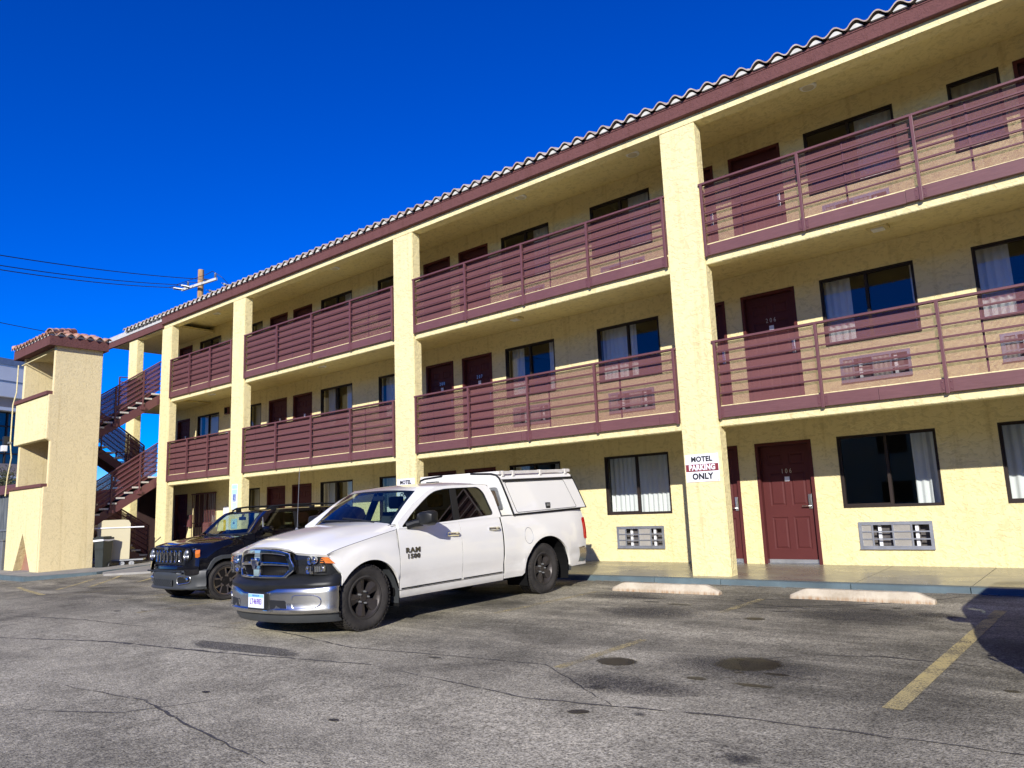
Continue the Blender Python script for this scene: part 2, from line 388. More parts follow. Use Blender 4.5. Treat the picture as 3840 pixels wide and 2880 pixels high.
for cx, cy, rx, ry, mm, rot in ((-2.72, -5.3, .33, .27, M_oil, .1), (-3.72, -5.72, .20, .17, M_oil, .0), (-2.66, -5.62, .05, .03, M_oil, 0), (-2.38, -5.55, .13, .035, M_oil, .2), (-2.85, -5.95, .09, .05, M_oil, .1),
                               (-2.4, -5.95, .16, .04, M_oil, .15), (-2.6, -2.05, .07, .05, M_oil, 0), (-2.42, -1.85, .06, .04, M_oil, 0), (-3.5, -2.55, .16, .07, M_oil2, .1), (-3.55, -3.15, .12, .09, M_oil, .3),
                               (-1.95, -2.2, .35, .22, M_oil2, .2), (-5.55, -2.05, .34, .10, M_oil2, .1), (-4.85, -2.45, .18, .06, M_oil, 0), (-5.3, -2.35, .15, .04, M_oil, 0), (-4.2, -2.15, .12, .05, M_oil2, 0),
                               (-3.35, -6.55, .14, .09, M_oil2, .4), (-2.72, -7.0, .07, .05, M_oil2, 0), (-3.1, -7.15, .10, .05, M_oil, .6), (-1.85, -7.45, .17, .10, M_oil2, .5), (-1.5, -7.6, .16, .06, M_oil2, -.5), (-.9, -5.3, .06, .03, M_oil, 0),
                               (-3.3, -6.35, .85, .35, M_oil2, .15), (-6.0, -1.9, .8, .5, M_oil2, 0), (-2.6, -2.5, 1.0, .8, M_oil2, 0), (-2.7, -5.45, .9, .5, M_oil2, .1), (-4.9, -3.2, .9, .5, M_oil2, .2), (-5.3, -6.35, .10, .03, M_oil, .2), (-12.6, -6.2, .09, .05, M_oil, 0), (-12.1, -6.0, .08, .04, M_oil, 0), (-6.0, -8.2, .05, .03, M_oil, 0), (-4.4, -8.15, .06, .03, M_oil, 0), (-2.0, -8.4, .05, .03, M_oil, 0)):
    blob('oil_stain', cx, cy, rx, ry, mm, rot)
for P in ([(-8.62, -6.95), (-6.62, -6.72), (-6.5, -7.0), (-8.45, -7.25)],):
    q = MB(); q.poly([gnd(x, y, .0030) for x, y in P]); tag(q.build('asphalt_patch', M_patch), kind='structure')
# ------------------------------------------------------------------ walkway and kerb
def sealed():
    m = mat('sealed_concrete', (.3, .27, .18), .28, spec=.5); v = coords(m, (1, 1.6, 1))
    f = noise(m, v, 1.3, 6, .65, .5); f2 = noise(m, v, 9, 5, .65)
    c = mixc(m, .5, ramp(m, f, [(.3, (.17, .155, .115)), (.7, (.33, .305, .225))]), ramp(m, f2, [(.3, (.19, .175, .13)), (.7, (.30, .28, .205))]))
    base(m, c); r = ramp(m, f, [(.3, .2), (.7, .42)]); lk(m, r, bsdf(m).inputs['Roughness']); bump(m, f2, .12, .004); return m
M_walk = sealed()
M_kerb = varied('blue_grey_kerb_paint', (.105, .150, .165), .6, 2.0, .3, 40, .3, .006)
def walkway():
    Y0, Y1 = -.37, 2.0
    slabs = [-30, -27.2, -24.5, -21.9, -19.2, -16.7, -14.1, -11.6, -9.1, -7.35, -4.65, -3.32, -1.92, .5, 3.2, 6, 9, 13]
    top = lambda y: .094+(y-0)*.03
    b = MB()
    for a, c in zip(slabs, slabs[1:]):
        b.prism([(a+.006, Y0+.15), (c-.006, Y0+.15), (c-.006, Y1), (a+.006, Y1)], lambda u, v, t: (u, v, top(v)+t), -.2, 0)
    o = b.build('sidewalk', M_walk); tag(o, kind='structure')
    k = MB(); kx = [-30, -22.75, -19.2, -16.0, -13.6, -11.2, -8.8, -6.4, -5.25, -3.35, -1.92, .5, 3.2, 6, 13]
    for a, c in zip(kx, kx[1:]):
        k.prism([(Y0, -.15), (Y0, top(Y0)-.012), (Y0+.015, top(Y0)), (Y0+.148, top(Y0+.148)), (Y0+.148, -.15)], lambda u, v, t: (t, u, v), a+.006, c-.006)
    o = k.build('kerb', M_kerb); tag(o, kind='structure')
    # crumbling concrete lip where the asphalt meets the kerb
    e = MB(); random.seed(3); x = -9.0
    while x < 1.2:
        L = random.uniform(.08, .5); d = random.uniform(.012, .05)
        if random.random() < .8:
            n = 6; up = [(x+L*i/n, Y0-.004-d*random.uniform(.4, 1)) for i in range(n+1)]
            e.poly([gnd(p, q, .006) for p, q in up]+[gnd(x+L, Y0-.002, .010), gnd(x, Y0-.002, .010)])
        x += L+random.uniform(0, .08)
    o = e.build('kerb_edge', varied('pale_concrete', (.27, .25, .20), .9, 8, .3, 50, .4)); tag(o, kind='structure')
    # walk widens in front of the stair tower
    w = MB(); P = [(-31, -4.3), (-23.2, -4.25), (-22.75, -2.6), (-23.3, -.9), (-23.75, -.37), (-31, -.37)]
    zt = lambda x, y: -.012 if y < -1.5 else lerp(.086, -.012, min(1, (y+.37)/(-1.13)))
    w.poly([(x, y, zt(x, y)) for x, y in P]); o = w.build('sidewalk', M_concrete); tag(o, kind='structure')
    k = MB(); E = [(-31, -4.3), (-23.2, -4.25), (-22.75, -2.6), (-23.3, -.9), (-23.75, -.372)]
    rin = [(-31, -4.15), (-23.33, -4.11), (-22.90, -2.62), (-23.43, -.85), (-23.85, -.372)]
    k.loft([[(x, y, gz(x, y)-.05), (x, y, zt(x, y)+.004), (i, j, zt(i, j)+.008), (i, j, zt(i, j)-.1)] for (x, y), (i, j) in zip(E, rin)])
    o = k.build('kerb', M_kerb); tag(o, kind='structure')
    r = MB(); R = [(-21.9, -2.75), (-18.8, -.45), (-23.6, -.45), (-22.6, -2.5)]
    r.prism(R, lambda u, v, t: (u, v, gz(u, v)+t), -.1, .055); o = r.build('access_ramp', M_concrete); tag(o, kind='structure')
walkway()
# ------------------------------------------------------------------ motel building
D = 1.804; XW, XE = -28.6, 9.4           # wall plane, west and east ends
TOP = (2.262, 5.005, 7.757)              # tops of door frames and windows per storey
FLO = tuple(t-2.115 for t in TOP); CEI = (2.66, 5.43, 8.15)
COLS = [(-25.03, -24.33), (-20.43, -19.74), (-13.13, -12.45), (-5.90, -5.23), (1.33, 2.01), (8.56, 9.24)]
CD = .24; SB = (2.459, 5.198); SET = .049; ZB = 7.779
motel = empty('motel_building', (-8, 0, 0))
tag(motel, 'three storey cream stucco motel with brown railings and tiled eave behind the parked vehicles', 'building')
class at_motel:                          # children keep world coordinates
    pass
MINV = Matrix.Translation((8, 0, 0))
def mch(b, name, m, parent=motel, **kw):
    o = b.build(name, m, parent, **kw)
    if parent is motel: o.matrix_parent_inverse = MINV
    return o
WX = lambda u, v, t: (u, t, v)
# openings: doors (frame outer) and windows, storey by storey
doors = {0: [(-6.73, -5.74), (-5.41, -4.41), (-13.97, -12.98), (-12.68, -11.68), (-21.35, -20.34), (-19.97, -18.97), (-27.47, -26.52), (.53, 1.53), (2.9, 3.9)]}
doors[1] = [(-6.73, -5.74), (-5.42, -4.42), (-13.97, -12.98), (-12.67, -11.68), (-21.31, -20.30), (-19.96, -18.97), (-27.47, -26.52), (.53, 1.53), (2.9, 3.9)]
doors[2] = [(-6.73, -5.74), (-5.42, -4.42), (-13.99, -13.0), (-12.69, -11.69), (-21.31, -20.31), (-19.99, -18.99), (-27.49, -26.5), (-.78, .22), (2.9, 3.9)]
W0 = [(-3.98, -2.49), (-11.25, -9.80), (-8.65, -7.16), (-18.53, -17.03), (-15.87, -14.40), (-22.50, -21.77), (4.5, 6.0)]
wins = {0: W0+[(-1.66, -.18), (-25.9, -24.5)], 1: W0+[(-1.67, -.18), (-25.95, -24.45)], 2: W0+[(-1.68, -.96), (-25.94, -24.44)]}
SILL = tuple(t-1.19 for t in TOP)
acs = [(-3.77, -2.70), (-8.43, -7.37), (-11.05, -9.99), (-18.3, -17.24), (-15.65, -14.6), (-1.45, -.4)]
def wall():
    b = MB()
    lv = [(-.1, FLO[1]), (FLO[1], FLO[2]), (FLO[2], 8.6)]
    for k in range(3):
        hs = [(a, c, FLO[k] if k else .149, TOP[k]) for a, c in doors[k]]+[(a, c, SILL[k], TOP[k]) for a, c in wins[k]]
        hs += [(a, c, .42+2.74*k, .83+2.74*k) for a, c in acs if not (k == 2 and a > -2)]
        b.holes(XW, XE, *lv[k], hs, WX, D, D+.16)
    # end walls, back wall and floors close the shell
    mch(b, 'wall', M_stucco)
    b = MB(); b.box(XW, XW+.2, D+.16, 11, -.1, 8.6); b.box(XE-.2, XE, D+.16, 11, -.1, 8.6); b.box(XW, XE, 11, 11.2, -.1, 8.6)
    mch(b, 'end_wall', M_stucco)
    b = MB()
    for z in (FLO[1], FLO[2]): b.box(XW+.2, XE-.2, D+.16, 11, z-.15, z-.02)
    b.box(XW+.2, XE-.2, D+.16, 11, 8.4, 8.5); b.box(XW+.2, XE-.2, D+.17, 11, .02, .14)
    for x in (-26.3, -23.3, -20.15, -16.45, -12.83, -9.2, -5.57, -2.1, 1.7, 5.3): b.box(x-.06, x+.06, D+.16, 8, .14, 8.4)
    for x0, x1 in ((XW+.2, XE-.2),): b.box(x0, x1, 6.5, 6.6, .14, 8.4)
    mch(b, 'room_partition', mat('room_wall', (.20, .18, .15), .9))
wall()
def columns():
    for a, c in COLS:
        b = MB(); b.box(a, c, 0, CD, -.05, ZB); b.build('column', M_stucco, motel, bevel=.012).matrix_parent_inverse = MINV
    a, c = (-27.62, -26.95)
    b = MB(); b.box(a, c, 0, CD, -.05, ZB-.0); b.build('column', M_stucco, motel, bevel=.012).matrix_parent_inverse = MINV
    # back columns of the open stair bay
columns()
def slabs():
    # edge beams with floor slab behind, one per storey; soffits are ceilings
    for k in (0, 1):
        b = MB(); x0, x1 = -25.03, XE
        z0, zf = SB[k], FLO[k+1]; c = CEI[k]
        prof = [(SET, z0+.012), (SET+.012, z0), (SET+.20, z0), (SET+.26, z0+.05), (SET+.42, c-.03), (SET+.55, c), (D-.002, c), (D-.002, zf-.02), (SET, zf-.09)]
        b.prism(prof, lambda u, v, t: (t, u, v), x0, x1)
        mch(b, 'floor_slab', [M_stucco])
    b = MB()
    prof = [(0, ZB), (CD, ZB), (CD, CEI[2]-.03), (CD+.04, CEI[2]), (D-.002, CEI[2]), (D-.002, 8.45), (0, 8.2)]
    b.prism(prof, lambda u, v, t: (t, u, v), -27.62, XE)
    mch(b, 'roof_beam', [M_stucco])
slabs()
def six_panel_door(w, h):
    """slab front at y=0 facing -y, local x 0..w, z 0..h"""
    b = MB(); st = .115; mid = .10; pw = (w-2*st-mid)/2
    rows = [(.23, .79), (.98, 1.58), (1.70, h-.14)]; pan = []
    for i in (0, 1):
        x0 = st+i*(pw+mid)
        for z0, z1 in rows: pan.append((x0, x0+pw, z0, z1))
    b.holes(0, w, 0, h, pan, WX, 0, .004, back=False, ends=True)
    for x0, x1, z0, z1 in pan:
        R = lambda i, y: [(x0+i, y, z0+i), (x1-i, y, z0+i), (x1-i, y, z1-i), (x0+i, y, z1-i)]
        rings = [R(0, .004), R(.016, .014), R(.03, .014), R(.05, .003)]
        b.loft(rings, True); b.poly(rings[-1])
    b.quad((0, .04, 0), (w, .04, 0), (w, .04, h), (0, .04, h))
    return b
nums = {(0, 1): '106', (1, 1): '206', (1, 3): '207', (1, 2): '208'}
def make_door(k, i, a, c):
    z = FLO[k] if k else .149; h = TOP[k]-z; j = .055
    d = MB()
    d.holes(a, c, z, TOP[k], [(a+j, c-j, z-.01, TOP[k]-j)], WX, D-.012, D+.13, ends=True)
    f = mch(d, 'door', M_door)                       # frame and jamb
    if k == 0: tag(f, 'brown panelled door in brown frame' if i != 6 else 'dark door beside the barred window')
    sl = six_panel_door(c-a-2*j-.006, h-j-.012).build('door_leaf', M_door, f); sl.location = (a+j+.003, D+.085, z+.010)
    w = c-a-2*j
    if k == 0:
        s = MB(); s.box(a+j+.004, c-j-.004, D+.068, D+.082, z+.012, z+.075); s.box(a+j, c-j, D+.0, D+.13, z-.004, z+.008); s.build('door_sweep', M_alum, f)
    hb = MB(); hx = c-j-.075; hz = z+.98
    hb.cbox(hx-.03, hx+.03, D+.062, D+.085, hz-.05, hz+.20, .006); hb.tube([(hx, D+.075, hz), (hx, D+.03, hz), (hx-.02, D+.022, hz), (hx-.13, D+.024, hz)], .010, 8)
    hb.cbox(hx-.022, hx+.022, D+.052, D+.064, hz+.06, hz+.17, .005); hb.build('handle', M_steel, f)
    xc = (a+c)/2
    if (k, i) in nums:
        M = Matrix.Translation((xc, D+.083, z+h*.755)) @ Matrix.Rotation(pi/2, 4, 'X')
        text_mesh('  '.join(nums[(k, i)]).replace('  ', ' '), .115, M_steel, 'room_number', f, M, 0, 0, .75)
    if (k, i) in nums or (k == 1 and i in (4, 5, 6)):
        n = MB(); n.box(xc-.04, xc+.045, D+.078, D+.084, z+1.42, z+1.50); n.build('notice', M_white, f)
for k in range(3):
    for i, (a, c) in enumerate(doors[k]): make_door(k, i, a, c)
def drape(x0, x1, y, z0, z1, m, amp=.03, pitch=.11):
    b = MB(); b.smooth = True; n = max(6, int((x1-x0)/.016)); r = []; ph = random.uniform(0, 6)
    for i in range(n+1):
        x = lerp(x0, x1, i/n); yy = y+amp*math.sin(2*pi*x/pitch+ph+.6*math.sin(x*9+ph))*(.75+.25*math.sin(x*23+ph))
        r.append([(x, yy*1.0, z0+.01*math.sin(x*30)), (x+.004, y+(yy-y)*.8, (z0+z1)/2), (x, y+(yy-y)*.55, z1)])
    b.loft(r); return b
def make_window(k, i, a, c):
    z0, z1 = SILL[k], TOP[k]; fw = .045; wide = c-a > 1
    f = MB(); m = (a+c)/2
    hs = [(a+fw, m-.022, z0+fw, z1-fw), (m+.022, c-fw, z0+fw, z1-fw)] if wide else [(a+fw, c-fw, z0+fw, z1-fw)]
    f.holes(a, c, z0, z1, [(h[0], h[1], h[2], h[3]) for h in hs], WX, D+.020, D+.085, ends=True)
    f.holes(a-.0, c+.0, z0, z1, [(a+.018, c-.018, z0+.018, z1-.018)], WX, D-.006, D+.02, ends=True)
    if wide: f.box(hs[0][0]-.002, hs[0][1]+.03, D+.03, D+.05, z0+fw-.002, z0+fw+.022)
    w = mch(f, 'window', M_frame)
    for q, h in enumerate(hs):
        p = MB(); y = D+.045+.02*q; p.quad((h[0], y, h[2]), (h[1], y, h[2]), (h[1], y, h[3]), (h[0], y, h[3])); p.build('pane', M_pane, w)
    yc = D+.30; cm = M_curtain
    if not wide: drape(a-.1, c+.1, yc, z0-.2, z1+.1, M_sheer).build('curtain', M_sheer, w); return
    sp = [(m+.32, c+.08)] if (k, i) == (0, 0) else [(m+.62, c+.05), (a-.05, a+.42)] if i == 0 else [(a-.05, c+.05)] if (k, i) in ((0, 2), (0, 7), (2, 7), (2, 2)) else [(c-.36, c+.05), (a-.05, a+.34)] if i == 1 else [(a-.05, m+.05)] if i == 2 else [(m+.1, c+.05), (a-.05, a+.3)] if i == 3 else [(a-.05, a+.45)] if i == 7 else [(a-.05, m+.25)]
    if k == 2: sp = [(m+.05, c+.05)]
    for u, v in sp: drape(u, v, yc, z0-.2, z1+.1, cm).build('curtain', cm, w)
for k in range(3):
    for i, (a, c) in enumerate(wins[k]): make_window(k, i, a, c)
M_louvre = varied('louvre_panel', (.38, .36, .32), .6, 8, .1, 0, 0); M_fin = varied('coil_fins', (.10, .09, .085), .6, 30, .4, 0, 0)
def make_ac(k, a, c):
    z0, z1 = .42+2.74*k, .83+2.74*k; w = c-a
    xs = [0, .17, .47, .74, 1.0]; fr = MB()
    cells = []
    for i in range(4):
        for j in range(3):
            u0, u1 = a+.028+xs[i]*(w-.056), a+.028+xs[i+1]*(w-.056); v0 = z0+.03+j*(z1-z0-.06)/3; v1 = z0+.03+(j+1)*(z1-z0-.06)/3
            cells.append((u0+.012, u1-.012, v0+.010, v1-.010, i))
    fr.holes(a-.01, c+.01, z0-.01, z1+.01, [q[:4] for q in cells], WX, D-.022, D-.004, ends=True)
    fr.box(a-.015, c+.015, D-.045, D-.022, z0-.016, z0-.008)
    o = mch(fr, 'air_conditioner', M_alum)
    for u0, u1, v0, v1, i in cells:
        if i in (0, 2):
            g = MB(); n = int((u1-u0)/.012)
            for q in range(n): g.box(u0+(u1-u0)*q/n, u0+(u1-u0)*(q+.72)/n, D-.008, D+.004, v0, v1)
            g.quad((u0, D+.006, v0), (u1, D+.006, v0), (u1, D+.006, v1), (u0, D+.006, v1)); g.build('louvre', M_louvre, o)
    h = MB(); h.box(a+.002, c-.002, D+.15, D+.16, z0+.002, z1-.002)
    for u0, u1, v0, v1, i in cells:
        if i == 1: h.box(u0+.10, u1, D+.09, D+.1, v0, v1)
        if i == 3: h.box(u0+.02, u0+.09, D+.05, D+.08, v0+.004, v1-.004)
    h.build('coil', M_fin, o)
    for i_, dx, y0 in ((1, .055, .06), (3, .03, .03)):
        u0 = [q[0] for q in cells if q[4] == i_][0]
        h = MB(); h.box(u0+dx, u0+dx+.047, D+y0, D+y0+.035, z0+.004, z1-.004); h.build('duct', M_white, o)
for k in range(3):
    for a, c in acs:
        if not (k == 2 and a > -2): make_ac(k, a, c)
posts = [[-24.29, -23.01, -21.72, -20.47], [-19.69, -18.03, -16.40, -14.76, -13.17], [-12.40, -10.77, -9.165, -7.56, -5.94], [-5.185, -3.56, -1.93, -.30, 1.29], [2.05, 3.7, 5.3, 6.9, 8.5]]
def make_railing(k, P, no=0):
    zt = (3.872, 6.612)[k]; zb = (2.592, 5.328)[k]; zk = zb+.185
    a, c = P[0], P[-1]; e = .03
    b = MB(); b.cbox(a-.05, c+.05, -.035, .045, zt-.035, zt, .004)
    r = mch(b, 'railing', M_brown)
    tag(r, 'brown railing with perforated screen')
    for i in range(5):
        q = MB(); z = zt-.19-i*.172
        q.cbox(a, c, -.012, .014, z-.013, z+.013, .003); q.build('bar', M_brown, r)
    for x in P:
        q = MB(); q.cbox(x-.022, x+.022, -.042, .006, zb-.02, zt-.035, .004)
        for s in (-1, 1):
            if a-.01 < x+s*.06 < c+.01: q.box(x+s*.022, x+s*.075, -.031, -.025, zb+.02, zb+.17)
            for zz in (zb+.05, zb+.14):
                if a-.01 < x+s*.06 < c+.01: q.lathe([(.0, -.04), (.008, -.038), (.009, -.031)], (x+s*.05, 0, zz), 'y', 6)
        q.build('post', M_brown, r)
    q = MB()
    for yy in (.062, .0635, .065, .0665, .068): q.quad((a, yy, zk-.10), (c, yy, zk-.10), (c, yy, zt-.036), (a, yy, zt-.036))
    q.build('mesh_screen', M_perf, r)
    for u, v in zip(P, P[1:]):
        if (int(abs(u)*7)+k) % 3:
            xs = lerp(u, v, .30+.1*k); q = MB(); q.box(xs-.014, xs+.014, .054, .060, zk-.08, zt-.04); q.build('screen_seam', M_brown, r)
    q = MB(); x = a-.02; random.seed(int(abs(a)*10)+k)
    while x < c+.02:
        L = min(random.uniform(2.2, 3.1), c+.02-x); dz = random.uniform(-.004, .004); dy = random.uniform(-.003, .002)
        q.cbox(x, x+L-.004, -.025+dy, .042, zb+dz, zk+dz, .003); x += L
    q.build('kick_board', M_board, r)
    return r
for P in posts:
    for k in (0, 1): make_railing(k, P)
# ------------------------------------------------------------------ fascia and tiled roof
def tile_mat(name, cols):
    m = mat(name, cols[0], .8, spec=.25); v = coords(m)
    vs = coords(m, (1/.3, 1/.36, 0)); vo = nd(m, 'ShaderNodeTexWhiteNoise', noise_dimensions='2D')
    fl = nd(m, 'ShaderNodeVectorMath', operation='FLOOR'); lk(m, vs, fl.inputs[0]); lk(m, fl.outputs[0], vo.inputs['Vector'])
    c = ramp(m, vo.outputs['Value'], [(i/(len(cols)-1), q) for i, q in enumerate(cols)])
    c = mixc(m, 1.0, c, ramp(m, noise(m, v, 7, 5, .65), [(.3, .72), (.7, 1.1)]), 'MULTIPLY'); base(m, c)
    bump(m, noise(m, v, 60, 4), .2, .004); return m
M_tile = tile_mat('clay_tile', [(.50, .26, .17), (.44, .22, .15), (.58, .36, .26), (.50, .30, .22)])
M_tile_pale = tile_mat('pale_clay_tile', [(.50, .42, .34), (.45, .36, .29), (.56, .48, .40), (.47, .34, .27)])
M_mortar = varied('tile_mortar', (.58, .57, .50), .9, 8, .2, 40, .4)
M_flash = varied('pale_flashing', (.50, .49, .45), .6, 3, .15, 0, 0)
def swave(x, p):
    t = (x/p) % 1.0
    return (.064*math.sin(pi*t/.62)) if t < .62 else -.034*math.sin(pi*(t-.62)/.38)
def tile_field(x0, x1, y0, z0, slope, rows, p=.30, run=.36, th=.017, seg=10, clip=None):
    """rows of S tiles climbing +y from the eave; each course is a sheet with thickness that laps the one below"""
    b = MB(); b.smooth = True; n = int((x1-x0)/p*seg)
    for r in range(rows):
        ya, yb = y0+r*run*math.cos(slope), y0+(r+1.14)*run*math.cos(slope)
        za, zb = z0+r*run*math.sin(slope)+.0, z0+(r+1.14)*run*math.sin(slope)-.028
        top = []; rows_ = []
        js = [random.uniform(-.012, .012) for _ in range(int((x1-x0)/p)+3)]
        for i in range(n+1):
            x = lerp(x0, x1, i/n); w = swave(x-x0, p); j = js[int((x-x0)/p)]
            if clip and r > 0 and not clip(x, ya): continue
            rows_.append([(x, ya+j, za+w-th*1.3), (x, ya+j-.003, za+w), (x, ya+j+.012, za+w+.003), (x, yb, zb+w)])
        if len(rows_) > 1: b.loft(rows_)
    return b
def roof():
    y0, zf = -.10, 8.165
    b = MB(); b.prism([(-.10, 7.915), (-.085, 7.905), (-.002, 7.905), (-.002, 8.17), (-.10, 8.17)], lambda u, v, t: (t, u, v), -24.9, XE+.4)
    b.box(-24.9, XE+.4, -.112, -.10, 8.13, 8.165)
    mch(b, 'fascia', M_fascia)
    b = MB(); b.box(-29.6, -24.9, -.075, -.004, 7.80, 8.02); mch(b, 'fascia', M_fascia)
    b = MB(); b.poly([(-29.7, -.09, 8.02), (-24.9, -.09, 8.02), (-24.9, -.02, 8.24), (-29.7, -.02, 8.24)]); b.poly([(-29.7, -.02, 8.24), (-24.9, -.02, 8.24), (-24.9, 1.3, 8.32), (-29.7, 1.3, 8.32)]); b.poly([(-29.7, -.09, 8.02), (-29.7, -.02, 8.24), (-29.7, 1.3, 8.32), (-29.7, 1.3, 8.02)])
    mch(b, 'flashing', M_flash)
    sl = math.radians(20)
    t = tile_field(-27.75, XE+.3, -.19, 8.225, sl, 9)
    mch(t, 'roof_tiles', M_tile_pale)
    # mortar plugs under each hump
    n = int((XE+.3+27.75)/.30); far_plugs = MB()
    for i in range(n):
        x = -27.75+i*.30; pts = []; m = MB() if 8 <= i < 100 else far_plugs
        for q in range(9):
            xx = x+.30*.62*q/8; pts.append((xx, 8.175+max(0, swave(xx+27.75, .30))*.98-.004))
        m.prism([(x, 8.165)]+pts+[(x+.30*.62, 8.165)], lambda u, v, t_: (u, t_, v), -.150+random.uniform(-.006, .006), -.06)
        if m is not far_plugs: mch(m, 'tile_mortar', M_mortar)
    tag(mch(far_plugs, 'tile_mortar', M_mortar), kind='stuff')
    d = MB(); d.poly([(-27.75, -.06, 8.17), (XE+.3, -.06, 8.17), (XE+.3, 3.1, 9.32), (-27.75, 3.1, 9.32)])
    d.box(-27.75, XE+.3, 3.1, 3.2, 8.4, 9.36); d.box(-27.75, -27.70, -.06, 3.1, 8.17, 8.25)
    d.poly([(-27.7, -.05, 8.18), (-27.7, 3.1, 9.32), (-27.7, 3.1, 8.2)])
    d.box(XW, XE, 3.2, 11.2, 8.6, 8.75)
    mch(d, 'roof_deck', M_flash)
    # soffit of the open stair bay
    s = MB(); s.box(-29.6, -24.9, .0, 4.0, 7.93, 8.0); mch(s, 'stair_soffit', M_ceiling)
roof()
# ceiling lamps
def ceiling_light(x, z, square=False, y=.95):
    e = empty('ceiling_light', (x, y, z))
    tag(e, 'square flush lamp under the gallery ceiling' if square else 'round flush lamp under the gallery ceiling', 'ceiling light', 'gallery ceiling lamps')
    b = MB()
    if square: b.cbox(-.15, .15, -.13, .13, -.055, -.001, .012); b.build('housing', M_ceiling, e); b = MB(); b.cbox(-.09, .09, -.08, .08, -.075, -.053, .008); b.build('lens', M_white, e)
    else:
        b.smooth = True; b.lathe([(.001, -.035), (.11, -.033), (.135, -.022), (.14, -.001)], n=24); b.build('housing', M_white, e)
        b = MB(); b.smooth = True; b.lathe([(.001, -.05), (.06, -.048), (.095, -.034)], n=20); b.build('lens', M_sheer, e)
    return e
LIGHTS = []
for x, k, sq in ((-3.55, 2, 0), (-7.0, 2, 0), (-9.9, 2, 0), (-16.7, 2, 0), (-23.2, 2, 0), (-2.75, 1, 1), (-6.2, 1, 1), (-10.2, 1, 1), (-17.3, 1, 0), (-23.4, 1, 0)):
    LIGHTS.append((ceiling_light(x, CEI[k], sq), x, k, sq))
for o, x, k, sq in LIGHTS:
    bay = 'bay nearest the right edge' if x > -5 else 'bay right of the second sign column' if x > -8.5 and 0 else 'bay left of the sign column' if x > -12.4 else 'bay behind the black car' if x > -19.5 else 'narrow bay beside the stairs'
    pos = ' hidden near the right column' if x in (-7.0, -6.2) else ''
    o['label'] = ('square' if sq else 'round')+' ceiling lamp, '+('top' if k == 2 else 'middle')+' storey, '+bay+(' near the column' if x in (-7.0, -6.2) else '')
